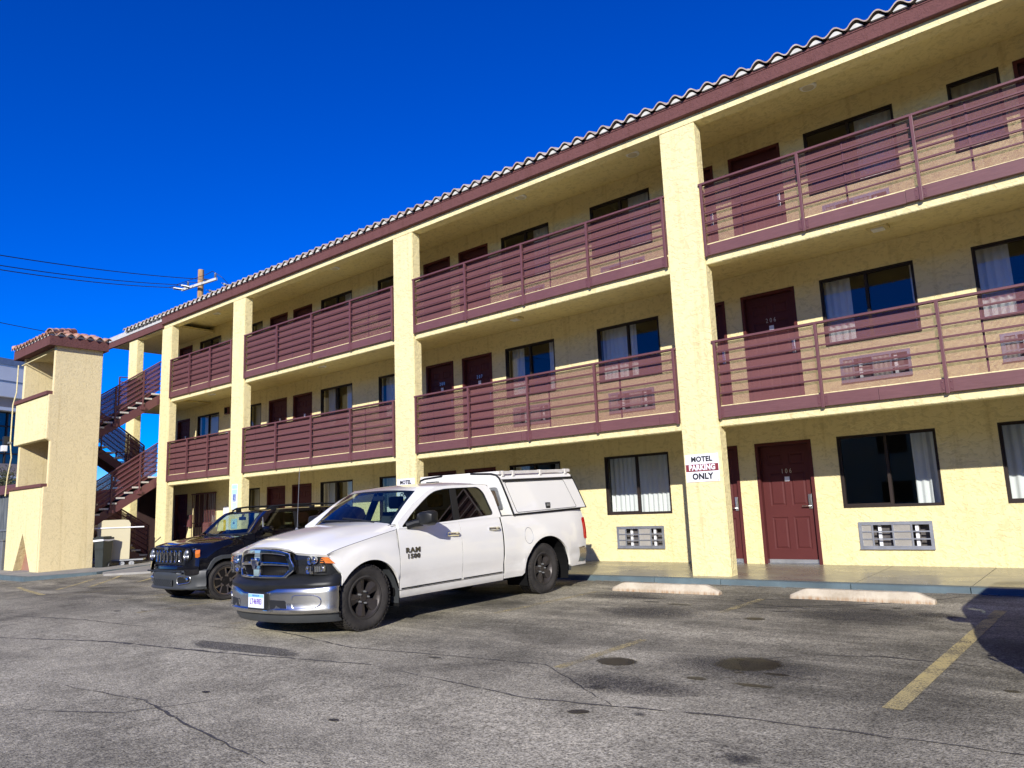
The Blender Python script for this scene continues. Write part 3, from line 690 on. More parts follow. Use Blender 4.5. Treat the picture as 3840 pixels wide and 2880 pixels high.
# ------------------------------------------------------------------ stair tower
TX0, TX1, TYF, TYB = -27.45, -24.68, -3.33, -1.99
def tower():
    t = empty('stair_tower', (-26, -2.6, 0)); tag(t, 'cream stucco stair tower with open landings and small clay tile hip roof', 'tower')
    inv = Matrix.Translation((26, 2.6, 0))
    def ch(b, n, m, **kw):
        o = b.build(n, m, t, **kw); o.matrix_parent_inverse = inv; return o
    b = MB(); b.prism([(TYF-.11, -.3), (TYB, -.3), (TYB, 6.70), (TYF, 6.70), (TYF, 5.19), (TYF-.11, 5.19), (TYF-.11, 3.87), (TYF, 3.80), (TYF, 2.45), (TYF-.11, 2.45)], lambda u, v, q: (q, u, v), TX1-.15, TX1)
    ch(b, 'side_wall', M_stucco_fine, bevel=.01)
    b = MB(); b.box(TX0, TX0+.18, TYF, TYB, -.3, 6.70); ch(b, 'side_wall', M_stucco_fine)
    b = MB(); b.box(TX0-.12, TX1-.155, TYF-.11, TYF+.08, 3.87, 5.19); ch(b, 'parapet', M_stucco, bevel=.01)
    # lower front wall with the triangular niche
    b = MB(); x0, x1 = TX0-.2, TX1-.155; tri = [(-27.0, -.3), (-26.17, 1.12), (-25.15, -.3)]
    yf = TYF-.11
    b.poly([(x, yf, z) for x, z in [(x0, -.3), tri[0], tri[1], (-26.17, 2.45), (x0, 2.45)]])
    b.poly([(x, yf, z) for x, z in [(-26.17, 2.45), tri[1], tri[2], (x1, -.3), (x1, 2.45)]])
    for p, q in zip(tri, tri[1:]): b.quad((p[0], yf, p[1]), (p[0], yf+.22, p[1]), (q[0], yf+.22, q[1]), (q[0], yf, q[1]))
    b.quad((x0, yf, -.3), (x0, yf, 2.45), (x0, yf+.2, 2.45), (x0, yf+.2, -.3)); b.quad((x0, yf, 2.45), (x1, yf, 2.45), (x1, yf+.2, 2.45), (x0, yf+.2, 2.45))
    ch(b, 'front_wall', M_stucco)
    b = MB(); b.prism([(-27.1, -.28), (-26.17, 1.2), (-25.05, -.28)], lambda u, v, q: (u, q, v), yf+.22, yf+.26); ch(b, 'niche_panel', varied('niche_panel', (.33, .17, .115), .6, 3, .15, 20, .2))
    for z0, z1, xa in ((5.19, 5.30, TX0-.22), (2.45, 2.545, TX0-.27)):
        b = MB(); b.cbox(xa, TX1-.06, TYF-.17, TYF+.12, z0, z1, .008); ch(b, 'parapet_cap', M_fascia)
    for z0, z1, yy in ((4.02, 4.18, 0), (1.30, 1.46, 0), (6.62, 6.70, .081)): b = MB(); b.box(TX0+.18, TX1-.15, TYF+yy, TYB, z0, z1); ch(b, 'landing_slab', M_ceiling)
    # roof
    ex0, ex1, ey0, ey1 = TX0-.22, TX1+.16, TYF-.24, TYB+.1
    b = MB(); b.box(ex0, ex1, ey0, ey0+.05, 6.66, 6.95); b.box(ex1-.05, ex1, ey0+.05, ey1, 6.66, 6.95); b.box(ex0, ex0+.05, ey0+.05, ey1, 6.66, 6.95); b.box(ex0+.05, ex1-.05, ey1-.05, ey1, 6.66, 6.95); b.box(ex0+.05, ex1-.05, ey0+.05, ey1-.05, 6.705, 6.75)
    ch(b, 'fascia', M_fascia)
    sl = math.radians(17); run = .34*math.cos(sl); rise = .34*math.sin(sl)
    f = MB(); f.smooth = True; e = MB()
    for r in range(3):
        k = tile_field(ex0-.06+r*run, ex1+.06-r*run, ey0-.08+r*run, 7.0+r*rise, sl, 1, p=.27, run=.34); f.add(k.v, k.f)
        k = tile_field(ey0-.06+r*run, ey1+.06-r*run*.4, 0, 0, sl, 1, p=.27, run=.34)
        e.smooth = True; e.add([(ex1+.08-r*run-y, x, 7.0+r*rise+z) for x, y, z in k.v], [tuple(reversed(q)) for q in k.f])
        k = tile_field(ey0-.06+r*run, ey1+.06-r*run*.4, 0, 0, sl, 1, p=.27, run=.34)
        e.add([(ex0-.08+r*run+y, x, 7.0+r*rise+z) for x, y, z in k.v], k.f)
    f.add(e.v, e.f); f.sm = [True]*len(f.f); ch(f, 'roof_tiles', M_tile)
    m = MB(); n = int((ex1-ex0)/.27)
    m.box(ex0+.02, ex1-.02, ey0+.01, ey0+.06, 6.95, 7.03); m.box(ex1-.06, ex1-.01, ey0+.02, ey1, 6.95, 7.03)
    m.poly([(ex0, ey0, 7.0), (ex1, ey0, 7.0), (ex1-.95, ey0+.95, 7.29), (ex0+.95, ey0+.95, 7.29)]); m.poly([(ex1, ey0, 7.0), (ex1, ey1, 7.0), (ex1-.95, ey1, 7.29), (ex1-.95, ey0+.95, 7.29)]); m.poly([(ex0, ey0, 7.0), (ex0+.95, ey0+.95, 7.29), (ex0+.95, ey1, 7.29), (ex0, ey1, 7.0)]); m.poly([(ex0+.95, ey0+.95, 7.29), (ex1-.95, ey0+.95, 7.29), (ex1-.95, ey1, 7.29), (ex0+.95, ey1, 7.29)])
    ch(m, 'tile_mortar', M_mortar)
    def barrel(p, q, n_):
        o = MB(); o.smooth = True; p, q = Vector(p), Vector(q)
        for i in range(n_):
            a, c = p.lerp(q, i/n_), p.lerp(q, (i+1.12)/n_); d = (c-a).normalized(); sd = d.cross(Vector((0, 0, 1))).normalized(); up = sd.cross(d)
            R = lambda ctr, rr: [ctr+sd*rr*math.cos(w)+up*rr*math.sin(w)*1.1 for w in [pi*s/8 for s in range(9)]]
            o.loft([R(a, .085), R(a, .105), R(a+d*.01, .107), R(c, .088)])
        return o
    b = barrel((ex1+.02, ey0-.02, 7.03), (ex1-.98, ey0+.98, 7.37), 4)
    for P, Q in (((ex0-.02, ey0-.02, 7.03), (ex0+.98, ey0+.98, 7.37)), ((ex1-.98, ey0+.98, 7.37), (ex0+.98, ey0+.98, 7.37))):
        k = barrel(P, Q, 4); b.smooth = True; b.add(k.v, k.f)
    ch(b, 'hip_tiles', M_tile)
    for z in (6.55, 3.78):
        b = MB(); b.cbox(-25.75, -24.95, -2.5, -2.3, z-.13, z, .02); ch(b, 'landing_lamp', M_sheer)
    b = MB()
    b.tube([(TX0-.10, TYF-.13, 6.5), (TX0-.11, TYF-.13, 5.6), (TX0-.17, TYF-.19, 5.2), (TX0-.16, TYF-.19, 4.0), (TX0-.10, TYF-.15, 3.5), (TX0-.2, TYF-.19, 2.9), (TX0-.25, TYF-.2, 2.3)], .018, 6); b.tube([(TX0-.1, TYF-.03, 6.5), (-25.4, TYF-.03, 6.52)], .015, 6)
    ch(b, 'conduit', M_stucco)
tower()
fl = empty('floodlight', (TX0-.22, TYF-.2, 3.95)); tag(fl, 'small grey floodlight on the left corner of the stair tower', 'floodlight')
b = MB(); b.cbox(-.16, .0, -.16, .02, -.05, .24, .02); b.build('housing', M_black, fl); b = MB(); b.cbox(-.14, .02, -.20, -.04, -.24, -.05, .02); b.build('lens', M_white, fl); b = MB(); b.box(-.0, .13, -.05, .03, .0, .06); b.build('bracket', M_metalgrey, fl)
# ------------------------------------------------------------------ staircase
def flight(par, x0, x1, yb, zb, yt, zt, rail_x, extra=True):
    """one flight between (yb,zb) bottom and (yt,zt) top"""
    n = max(2, round((zt-zb)/.172)); run = (yt-yb)/n; rise = (zt-zb)/n; sg = 1 if run > 0 else -1
    for x in (x0, x1-.05):
        s = MB(); s.prism([(yb-.10*sg, zb-.34), (yb-.10*sg, zb-.05), (yt+.02*sg, zt-.02), (yt+.02*sg, zt-.34)], lambda u, v, t: (t, u, v), x, x+.05); s.build('stringer', M_brown, par)
    s = MB()
    for i in range(n):
        y = yb+run*i; z = zb+rise*(i+1); s.cbox(x0+.051, x1+.02, min(y-.03*sg, y+run), max(y-.03*sg, y+run), z-.055, z, .008)
    s.build('tread', varied('stair_tread', (.56, .53, .46), .8, 5, .2, 60, .2) if 'stair_tread' not in MATS else MATS['stair_tread'], par)
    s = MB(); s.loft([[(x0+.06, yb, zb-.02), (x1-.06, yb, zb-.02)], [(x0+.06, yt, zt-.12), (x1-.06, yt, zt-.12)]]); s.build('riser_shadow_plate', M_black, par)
    for rx in rail_x:
        r = MB(); m = (zt-zb)/(yt-yb); P = lambda y, h: (rx, y, zb+(y-yb)*m+h)
        ys = [lerp(yb, yt, q) for q in (.0, .28, .72, 1.0)]
        for h in (1.10,): r.tube([P(ys[0], h), P(ys[-1], h)], .026, 6)
        for q in range(5): r.tube([P(ys[0], .92-q*.165), P(ys[-1], .92-q*.165)], .017, 6)
        ro = r.build('railing', M_brown, par)
        for y in ys[:3] if extra else ys:
            q = MB(); z = zb+(y-yb)*m; q.box(rx-.022, rx+.022, y-.022, y+.022, z-.10, z+1.10); q.box(rx-.05, rx+.05, y-.07, y+.07, z-.20, z-.10); q.build('post', M_brown, ro)
        q = MB()
        for e in (-.026, -.0275, -.029, -.0305): q.quad(*[(rx+e, p[1], p[2]) for p in (P(ys[0], .12), P(ys[-1], .12), P(ys[-1], 1.06), P(ys[0], 1.06))])
        q.build('mesh_screen', M_perf_y, ro)
def stairs():
    st = empty('staircase', (0, 0, 0)); tag(st, 'brown steel switchback staircase with pale treads between the tower and the motel', 'staircase')
    flight(st, -26.05, -25.12, -1.93, 4.18, .02, 5.57, [-25.10])
    flight(st, -26.05, -25.12, -1.93, 1.46, .02, 2.80, [-25.10])
    flight(st, -27.1, -26.15, .30, .09, -1.90, 1.46, [-26.12], False)
    flight(st, -27.1, -26.15, .02, 2.80, -1.90, 4.18, [-26.12], False)
    for z in (2.80, 5.57):
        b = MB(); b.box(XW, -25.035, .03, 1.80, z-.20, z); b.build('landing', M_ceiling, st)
        b = MB(); b.box(-27.0, -25.1, .012, .028, z-.26, z-.02); b.build('stringer', M_brown, st)
    for z in (2.80, 5.57):
        r = MB()
        for h in (1.08, .9, .73, .56, .39): r.tube([(XW+.05, .1, z+h), (XW+.05, 1.75, z+h)], .02, 6); r.tube([(-26.8, 1.75, z+h), (XW+.05, 1.75, z+h)], .02, 6)
        ro = r.build('railing', M_brown, st)
        q = MB()
        for x, y in ((XW+.05, .1), (XW+.05, 1.75), (-27.2, 1.75)): q.box(x-.022, x+.022, y-.022, y+.022, z-.1, z+1.08)
        q.build('post', M_brown, ro)
stairs()
# dark store behind the stairs
b = empty('store_room', (-30, 3.2, 0)); tag(b, 'dark brown store room in the shade behind the staircase', 'shed')
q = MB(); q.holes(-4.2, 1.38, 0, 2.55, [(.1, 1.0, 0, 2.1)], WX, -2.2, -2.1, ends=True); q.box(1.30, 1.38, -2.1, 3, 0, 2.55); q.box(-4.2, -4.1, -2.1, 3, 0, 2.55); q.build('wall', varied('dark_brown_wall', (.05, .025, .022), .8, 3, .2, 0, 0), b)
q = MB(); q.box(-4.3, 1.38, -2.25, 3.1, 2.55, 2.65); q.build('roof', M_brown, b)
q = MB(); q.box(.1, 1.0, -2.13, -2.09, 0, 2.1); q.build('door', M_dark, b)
# ------------------------------------------------------------------ wall fittings in the bay by the stairs
def wbox(name, cat, label, x, z, w, h, d, m, extra=None, y=D):
    e = empty(name, (x, y, z)); tag(e, label, cat)
    b = MB(); b.cbox(-w/2, w/2, -d, -.002, -h/2, h/2, .008); b.build('cabinet', m, e)
    if extra:
        b = MB(); b.box(*extra[0]); b.build(extra[1], extra[2], e)
    return e
M_yel = mat('yellow_label', (.75, .50, .05), .5); M_cab = mat('cabinet_grey', (.42, .40, .34), .5)
wbox('utility_cabinet', 'cabinet', 'pale electrical cabinet with yellow label on the ground floor wall beside the barred window', -23.25, 1.25, .95, .95, .16, M_white, ((-.44, -.28, -.166, -.159, -.42, .05), 'label_strip', M_yel))
wbox('utility_cabinet', 'cabinet', 'pale electrical cabinet with yellow label on the middle storey wall of the stair bay', -23.35, 3.95, .75, .6, .16, M_white, ((-.35, -.22, -.166, -.159, -.26, .12), 'label_strip', M_yel))
wbox('wall_vent', 'vent', 'small dark square vent high on the middle storey wall beside the stairs', -23.85, 4.98, .24, .24, .08, M_brown, ((-.09, .09, -.086, -.081, -.09, .09), 'grille', M_dark))
wbox('mailbox', 'box', 'small dark box on the ground floor wall between the dark door and the barred window', -26.18, 1.30, .2, .42, .12, M_brown, ((-.08, .08, -.126, -.121, .05, .16), 'flap', M_frame))
g = empty('window_bars', (-25.2, D, 0)); tag(g, 'brown security bars over the ground floor window beside the stairs', 'window bars')
q = MB(); q.box(-.85, .85, -.10, -.07, 2.20, 2.24); q.box(-.80, .80, -.10, -.07, .42, .46); q.box(-.80, .80, -.10, -.07, 1.2, 1.23); q.build('frame', M_brown, g)
q = MB()
for i in range(15): q.box(-.78+i*.1114-.009, -.78+i*.1114+.009, -.095, -.075, .45, 2.21)
q.build('bar', M_brown, g); q = MB(); q.box(-.02, .45, -.12, -.101, .46, 1.2); q.build('panel', M_perf, g)
# ------------------------------------------------------------------ signs
def rotx(x, y, z): return Matrix.Translation((x, y, z)) @ Matrix.Rotation(pi/2, 4, 'X')
M_red = varied('faded_maroon', (.22, .028, .035), .5, 14, .35, 0, 0); M_signw = varied('sign_white', (.80, .80, .82), .45, 5, .05, 0, 0)
def parking_sign(x, label):
    s = empty('parking_sign', (x, 0, 1.815)); tag(s, label, 'sign', 'motel parking signs on the columns')
    b = MB(); b.cbox(-.293, .293, -.012, -.004, -.225, .225, .002); b.build('plate', M_signw, s)
    b = MB(); b.box(-.287, .285, -.0145, -.012, -.055, .062); b.build('band', M_red, s)
    text_mesh('MOTEL', .115, M_blackprint, 'lettering', s, rotx(0, -.0145, .140), .005, 0, .98)
    text_mesh('PARKING', .118, M_signw, 'lettering', s, rotx(0, -.0165, .004), .0055, .0, .90)
    text_mesh('ONLY', .132, M_blackprint, 'lettering', s, rotx(0, -.0145, -.140), .006, 0, .98)
    b = MB()
    for xx in (-.27, 0, .27):
        for zz in (-.207, .207): b.lathe([(0, -.016), (.006, -.015), (.007, -.012)], (xx, 0, zz), 'y', 8)
    b.build('screw', M_metalgrey, s)
parking_sign(-5.577, 'white motel parking only sign with maroon band on the column left of door 106')
parking_sign(-12.79, 'white motel parking only sign half hidden behind the white pickup roof')
M_blue = mat('sign_blue', (.03, .10, .38), .5); M_cyan = varied('faded_sign_blue', (.42, .66, .72), .5, 20, .2, 0, 0)
h = empty('accessible_parking_sign', (-20.10, 0, 1.93)); tag(h, 'faded blue and white accessible parking sign on the column behind the black car', 'sign')
b = MB(); b.cbox(-.155, .155, -.012, -.004, -.36, .36, .002); b.build('plate', mat('pale_sign', (.66, .76, .78), .5), h)
b = MB(); b.box(-.13, .13, -.0145, -.012, .23, .33); b.box(-.13, .13, -.0145, -.012, .08, .20); b.build('band', M_cyan, h)
b = MB(); b.box(-.085, .065, -.0145, -.012, -.13, .07); b.build('panel', M_blue, h)
# wheelchair figure: ring, back, seat, leg, head
b = MB(); y = -.0165
for k in range(14):
    a0, a1 = -2.9+k*.27, -2.9+(k+1)*.27
    b.quad(*[(-.015+r*math.cos(a), y, -.07+r*math.sin(a)) for r, a in ((.036, a0), (.036, a1), (.048, a1), (.048, a0))])
b.box(-.022, -.006, y, y+.001, -.045, .02); b.box(-.02, .022, y, y+.001, -.055, -.042); b.box(.012, .026, y, y+.001, -.10, -.05); b.box(.02, .045, y, y+.001, -.108, -.098); b.box(-.02, .018, y, y+.001, -.018, -.008)
b.lathe([(0, 0), (.013, 0)], (-.014, y, .038), 'y', 12); b.build('wheelchair_symbol', M_signw, h)
b = MB()
for i, w in enumerate((.2, .22, .16, .2, .12)): b.box(-w/2, w/2, -.0145, -.012, -.19-i*.035, -.178-i*.035)
b.build('small_print', M_cyan, h)
h2 = empty('notice_sign', (-20.10, 0, 1.17)); tag(h2, 'small pale blue notice low on the column, seen through the black car windscreen', 'sign')
b = MB(); b.cbox(-.16, .16, -.012, -.004, -.14, .14, .002); b.build('plate', M_cyan, h2); b = MB(); b.lathe([(0, -.0145), (.035, -.0145)], (0, 0, .02), 'y', 16); b.build('symbol', M_blue, h2)
# ------------------------------------------------------------------ wheel stops
M_stop = mat('wheel_stop', (.7, .55, .4), .85)
def _stop():
    m = M_stop; v = coords(m); f = noise(m, v, 5, 5, .65); f2 = noise(m, v, 22, 4, .7); sx = nd(m, 'ShaderNodeSeparateXYZ'); lk(m, v, sx.inputs[0])
    c = ramp(m, f, [(.3, (.36, .30, .21)), (.62, (.55, .485, .365))]); c = mixc(m, ramp(m, f2, [(.60, 0.0), (.72, .6)]), c, (.30, .20, .14))
    vs = coords(m, (20, 2, .6)); st = noise(m, vs, 1, 4, .7); lo = nd(m, 'ShaderNodeMapRange'); lk(m, sx.outputs['Z'], lo.inputs[0]); lo.inputs[1].default_value = .055; lo.inputs[2].default_value = .015
    c = mixc(m, math_(m, 'MULTIPLY', lo.outputs[0], ramp(m, st, [(.45, .15), (.6, .85)])), c, (.34, .19, .09)); base(m, c); bump(m, f2, .4, .008)
_stop()
def wheel_stop(x0, x1, y, label, rz=0):
    w = x1-x0; o = MB(); o.smooth = False
    def sec(s, h, d): return [(s, -d, 0), (s, -d, h*.30), (s, -d*.62, h*.94), (s, -d*.5, h), (s, d*.5, h), (s, d*.62, h*.94), (s, d, h*.3), (s, d, 0)]
    R = [sec(-w/2, .045, .06), sec(-w/2+.02, .055, .072), sec(-w/2+.17, .118, .078), sec(-w/2+.2, .125, .078)]
    n = 12
    for i in range(1, n): R.append([(p[0], p[1]+random.uniform(-.002, .002), p[2]+random.uniform(-.002, .002)*(p[2] > .01)) for p in sec(lerp(-w/2+.2, w/2-.2, i/n), .125, .078)])
    R += [sec(w/2-.2, .125, .078), sec(w/2-.17, .118, .078), sec(w/2-.02, .055, .072), sec(w/2, .045, .06)]
    o.loft(R, caps=True); e = o.build('wheel_stop', M_stop); e.location = gnd((x0+x1)/2, y, 0); e.rotation_euler.z = rz
    tag(e, label, 'wheel stop', 'concrete wheel stops by the kerb')
wheel_stop(-6.50, -4.78, -1.40, 'pale concrete wheel stop below the motel parking sign column', .02)
wheel_stop(-3.80, -2.12, -1.36, 'chipped concrete wheel stop in the empty stall in front of door 106', .02)
# ------------------------------------------------------------------ bin and cart by the stairs
M_bin = varied('bin_plastic', (.022, .030, .032), .45, 5, .2, 60, .05)
e = empty('wheelie_bin', (-24.42, -1.80, -.05)); e.rotation_euler.z = .45; e.scale = (.74, .74, .97); tag(e, 'dark grey wheeled bin with a white liner under its lid beside the tower', 'bin')
b = MB(); R = [[(sx*w/2, sy*d/2, z) for sx, sy in ((-1, -1), (1, -1), (1, 1), (-1, 1))] for w, d, z in ((.36, .40, .02), (.42, .46, .55), (.46, .52, .86), (.49, .56, .90))]
b.loft(R, True, True); b.box(-.23, .23, -.265, -.25, .62, .66); b.build('body', M_bin, e, bevel=.02)
b = MB(); b.cbox(-.26, .26, -.31, .29, .93, .99, .02); b.cbox(-.17, .17, -.24, .24, .985, 1.02, .015); b.build('lid', M_bin, e)
b = MB(); b.loft([[(sx*(.245+q), sy*(.285+q), z+.012*math.sin(sx*5+sy*3)) for sx, sy in ((-1, -1), (0, -1.02), (1, -1), (1.02, 0), (1, 1), (0, 1), (-1, 1), (-1.01, 0))] for q, z in ((.005, .875), (.012, .90), (.004, .93))], True); b.build('liner', M_white, e)
for s in (-1, 1): b = MB(); b.lathe([(.03, -.03), (.10, -.03), (.11, 0), (.10, .03), (.03, .03)], (s*.21, .17, .11), 'x', 16); b.build('wheel', M_black, e)
c = empty('housekeeping_cart', (-24.66, -1.42, .0)); c.rotation_euler.z = 1.0; tag(c, 'flat trolley with a tall cream back board under the stairs', 'cart')
b = MB(); P = [(-.46, .22), (.46, .22), (.46, 1.30), (.40, 1.40), (.28, 1.42), (-.30, 1.42), (-.46, 1.30)]
b.prism(P, lambda u, v, t: (u, t, v), -.012, .012); b.build('back_board', mat('cream_board', (.50, .45, .29), .7), c)
b = MB(); b.box(-.5, .85, -.02, .5, .17, .21); b.build('platform', M_metalgrey, c)
b = MB(); b.tube([(-.6, -.03, 1.18), (.85, -.03, 1.18)], .02, 8); b.build('handle', M_white, c)
for x in (-.35, .25, .52): b = MB(); b.lathe([(.012, -.02), (.075, -.02), (.085, 0), (.075, .02), (.012, .02)], (x, .06, .085), 'y', 16); b.box(x-.03, x+.03, .035, .085, .10, .18); b.build('caster', M_metalgrey, c)
# ------------------------------------------------------------------ far left: gate, planter beam, bush, post, dumpster
def corrug():
    m = mat('corrugated_steel', (.12, .13, .13), .5, metal=.3); v = coords(m, (1, 1, .15)); base(m, ramp(m, noise(m, v, 9, 3), [(.3, (.075, .085, .088)), (.7, (.15, .165, .165))])); return m
g = empty('service_gate', (-31.5, -2.85, -.1)); tag(g, 'dark corrugated steel gate beside the stair tower', 'gate')
b = MB(); pr = []; n = 150
for i in range(n+1): pr.append((-6+i*10/n, .022*(1 if (i//2) % 2 else -1)))
b.loft([[(x, y, 0) for x, y in pr], [(x, y, 2.5) for x, y in pr]]); b.build('sheet', corrug(), g)
b = MB(); b.box(-6, 4, -.05, -.03, 1.3, 1.36); b.build('rail', M_metalgrey, g)
w = empty('planter_beam', (-31.5, -2.9, 2.42)); tag(w, 'brown planter box beam above the corrugated gate', 'planter'); b = MB(); b.cbox(-8, 3.2, -.16, .5, 0, .30, .01); b.build('box', M_brown, w)
def leaf_mat():
    m = mat('shrub_leaf', (.07, .09, .03), .6); v = coords(m); base(m, ramp(m, noise(m, v, 6, 3), [(.3, (.035, .05, .015)), (.6, (.09, .10, .04)), (.8, (.16, .12, .06))])); return m
s = empty('shrub', (-31.6, -2.6, 2.7)); tag(s, 'dry green shrub growing out of the planter beside the tower', 'shrub'); b = MB(); random.seed(5)
for k in range(2600):
    cx, cz, r = random.choice([(-.9, .35, .55), (.1, .45, .5), (.9, .35, .45), (-1.9, .3, .5), (.5, .25, .4), (-2.7, .4, .5)]); p = Vector((random.gauss(0, 1), random.gauss(0, 1), random.gauss(0, 1))).normalized()*r*random.uniform(.3, 1.0)
    p = Vector((cx+p.x*1.2, p.y*.7, max(0, cz+p.z*.9))); d = Vector((random.uniform(-1, 1), random.uniform(-1, 1), random.uniform(-.4, 1))).normalized(); q = d.cross(Vector((.3, .8, .5))).normalized(); L = random.uniform(.04, .09)
    b.poly([p, p+d*L*.5+q*L*.25, p+d*L, p+d*L*.5-q*L*.25])
b.build('foliage', leaf_mat(), s); b = MB()
for k in range(8): x = -2.5+k*.5; b.tube([(x, 0, 0), (x+random.uniform(-.2, .2), random.uniform(-.1, .1), .35), (x+random.uniform(-.4, .4), random.uniform(-.2, .2), .7)], [.025, .015, .006], 5)
b.build('stem', mat('bark', (.10, .07, .045), .9), s)
p = empty('meter_box', (-27.95, -3.35, -.1)); tag(p, 'dark grey box post standing at the left foot of the stair tower', 'box post'); b = MB(); b.cbox(-.16, .16, -.14, .14, 0, 1.0, .012); b.build('body', M_metalgrey, p); b = MB(); b.cbox(-.19, .19, -.17, .17, 1.0, 1.05, .012); b.build('cap', M_metalgrey, p)
d = empty('dumpster', (-31.2, -4.4, -.16)); tag(d, 'steel dumpster at the far left edge in front of the gate', 'dumpster'); b = MB(); b.loft([[(-2.2, -.5, .12), (1.02, -.5, .12), (1.02, .6, .12), (-2.2, .6, .12)], [(-2.2, -.7, 1.1), (1.2, -.7, 1.1), (1.2, .7, 1.1), (-2.2, .7, 1.1)]], True, True); b.build('body', M_metalgrey, d); b = MB(); b.cbox(-2.3, 1.32, -.8, .8, 1.1, 1.2, .02); b.build('lid', varied('lid_grey', (.20, .22, .22), .4, 3, .2, 0, 0), d)
for x in (-2, .9): b = MB(); b.lathe([(.01, -.03), (.09, -.03), (.1, 0), (.09, .03), (.01, .03)], (x, -.4, .1), 'y', 14); b.build('caster', M_black, d)
# office block across the street
def office():
    e = empty('office_building', (-87.0, 0.0, 0)); tag(e, 'pale panelled office building with blue glass bands behind the stair tower', 'building'); e.rotation_euler.z = .35
    pan = varied('pale_panel', (.72, .72, .68), .6, 1, .06, 0, 0); tan = varied('tan_band', (.34, .27, .21), .7, 1, .08, 0, 0); gl = mat('blue_glass', (.010, .035, .05), .06, spec=.8)
    b = MB(); b.box(-.0, 22, -24, 2.6, 11.3, 14.2); b.build('panel_band', pan, e)
    b = MB(); b.box(22.0, 22.05, -24, 2.6, 13.75, 14.25); b.build('coping', M_metalgrey, e)
    b = MB()
    for y in range(-23, 3, 3): b.box(22.0, 22.03, y-.04, y+.04, 11.3, 13.74)
    b.box(22.0, 22.03, -24, 2.6, 12.45, 12.55); b.build('joint', M_metalgrey, e)
    b = MB(); b.box(0, 21.6, -23.8, 2.5, 10.2, 11.3); b.box(0, 21.8, -23.9, 2.55, 5.0, 6.2); b.box(0, 21.6, -23.8, 2.5, 0, 1.0); b.build('spandrel', tan, e)
    b = MB(); b.box(21.81, 22.4, -24.2, 2.6, 5.0, 5.25); b.box(21.61, 22.2, -24.2, 2.6, 10.2, 10.45); b.build('ledge', pan, e)
    b = MB(); b.box(.1, 21.4, -23.6, 2.4, 6.2, 10.2); b.box(.1, 21.4, -23.6, 2.4, 1.0, 5.0); b.build('window', gl, e)
    b = MB()
    for y in range(-22, 3, 2): b.box(21.4, 21.5, y-.05, y+.05, 1.0, 5.0); b.box(21.4, 21.5, y-.05, y+.05, 6.2, 10.2)
    for z in (8.0, 9.1, 7.0, 3.0): b.box(21.4, 21.5, -23.6, 2.4, z-.05, z+.05)
    b.build('mullion', M_frame, e)
office()
# ------------------------------------------------------------------ utility pole and wires
def pole():
    e = empty('utility_pole', (-41.23, 9.5, -.2)); tag(e, 'wooden utility pole with grey crossarm rising behind the tiled roof', 'utility pole')
    wood = mat('pole_wood', (.3, .18, .09), .85); v = coords(wood, (6, 6, .5)); base(wood, ramp(wood, noise(wood, v, 2.5, 5, .6, .5), [(.3, (.26, .14, .06)), (.55, (.46, .28, .13)), (.75, (.34, .19, .09))])); bump(wood, noise(wood, v, 6, 4), .4, .01)
    b = MB(); b.smooth = True; b.tube([(0, 0, 0), (0, 0, 8), (0, 0, 16.15)], [.21, .185, .165], 16); b.build('pole', wood, e)
    o = Vector((-41.23, 9.5, -.2)); A = Vector((-42.1, 9.05, 14.78))-o; B = Vector((-39.40, 9.75, 14.98))-o
    d = (B-A).normalized(); s = d.cross(Vector((0, 0, 1))).normalized(); b = MB()
    off = -s*.0+Vector((.0, -.24, 0))
    b.loft([[p+off+s*i*.06+Vector((0, 0, j*.07)) for i, j in ((-1, -1), (1, -1), (1, 1), (-1, 1))] for p in (A, B)], True, True); b.build('crossarm', mat('weathered_arm', (.50, .50, .47), .8), e)
    def string(p, q, name='insulator'):
        b = MB(); p, q = Vector(p), Vector(q); n = 9; b.tube([p, q], .018, 6)
        for i in range(n): c = p.lerp(q, .25+.5*i/n); t = (q-p).normalized(); b.tube([c, c+t*.02], [.075, .03], 8)
        b.build(name, M_metalgrey, e)
    W = lambda p: Vector(p)-o
    string(W((-41.9, 8.9, 14.76)), W((-41.41, 7.7, 14.55))); string(W((-41.55, 9.1, 14.86)), W((-41.05, 8.0, 14.70))); string(W((-39.9, 9.5, 15.0)), W((-40.35, 9.0, 15.08)))
    string(W((-41.22, 9.84, 14.8)), W((-41.68, 10.9, 14.88))); string(W((-39.45, 9.85, 14.82)), W((-39.94, 10.7, 14.83)))
    for x, y, z in ((-39.5, 9.48, 15.0), (-41.66, 8.95, 14.86)):
        b = MB(); p = W((x, y, z)); b.lathe([(.03, 0), (.03, .08), (.075, .09), (.04, .14), (.075, .15), (.04, .2), (.075, .21), (.04, .27), (.065, .28), (.04, .36), (0, .37)], tuple(p), 'z', 10); b.build('insulator', M_metalgrey, e)
    b = MB(); J = lambda *P: b.tube([W(p) for p in P], .016, 5)
    J((-41.05, 8.0, 14.7), (-40.9, 8.8, 15.15), (-40.4, 9.4, 15.45), (-39.9, 9.5, 15.55), (-39.5, 9.48, 15.36), (-39.3, 9.8, 15.1), (-39.5, 10.5, 14.7)); J((-41.41, 7.7, 14.55), (-41.5, 8.6, 14.95), (-41.66, 8.95, 15.2), (-41.3, 9.3, 15.15), (-41.0, 9.7, 15.2)); b.build('jumper_wire', M_black, e)
pole()
def wire(p, q, sag, label, r=.016):
    p, q = Vector(p), Vector(q); pts = []
    for i in range(41): t = i/40; c = p.lerp(q, t); c.z -= sag*4*t*(1-t); pts.append(c)
    b = MB(); b.tube(pts, r, 5); o = b.build('power_line', M_black); tag(o, label, 'power line', 'overhead wires left of the pole')
def ext(p, q, k): p, q = Vector(p), Vector(q); return p+(q-p)*k
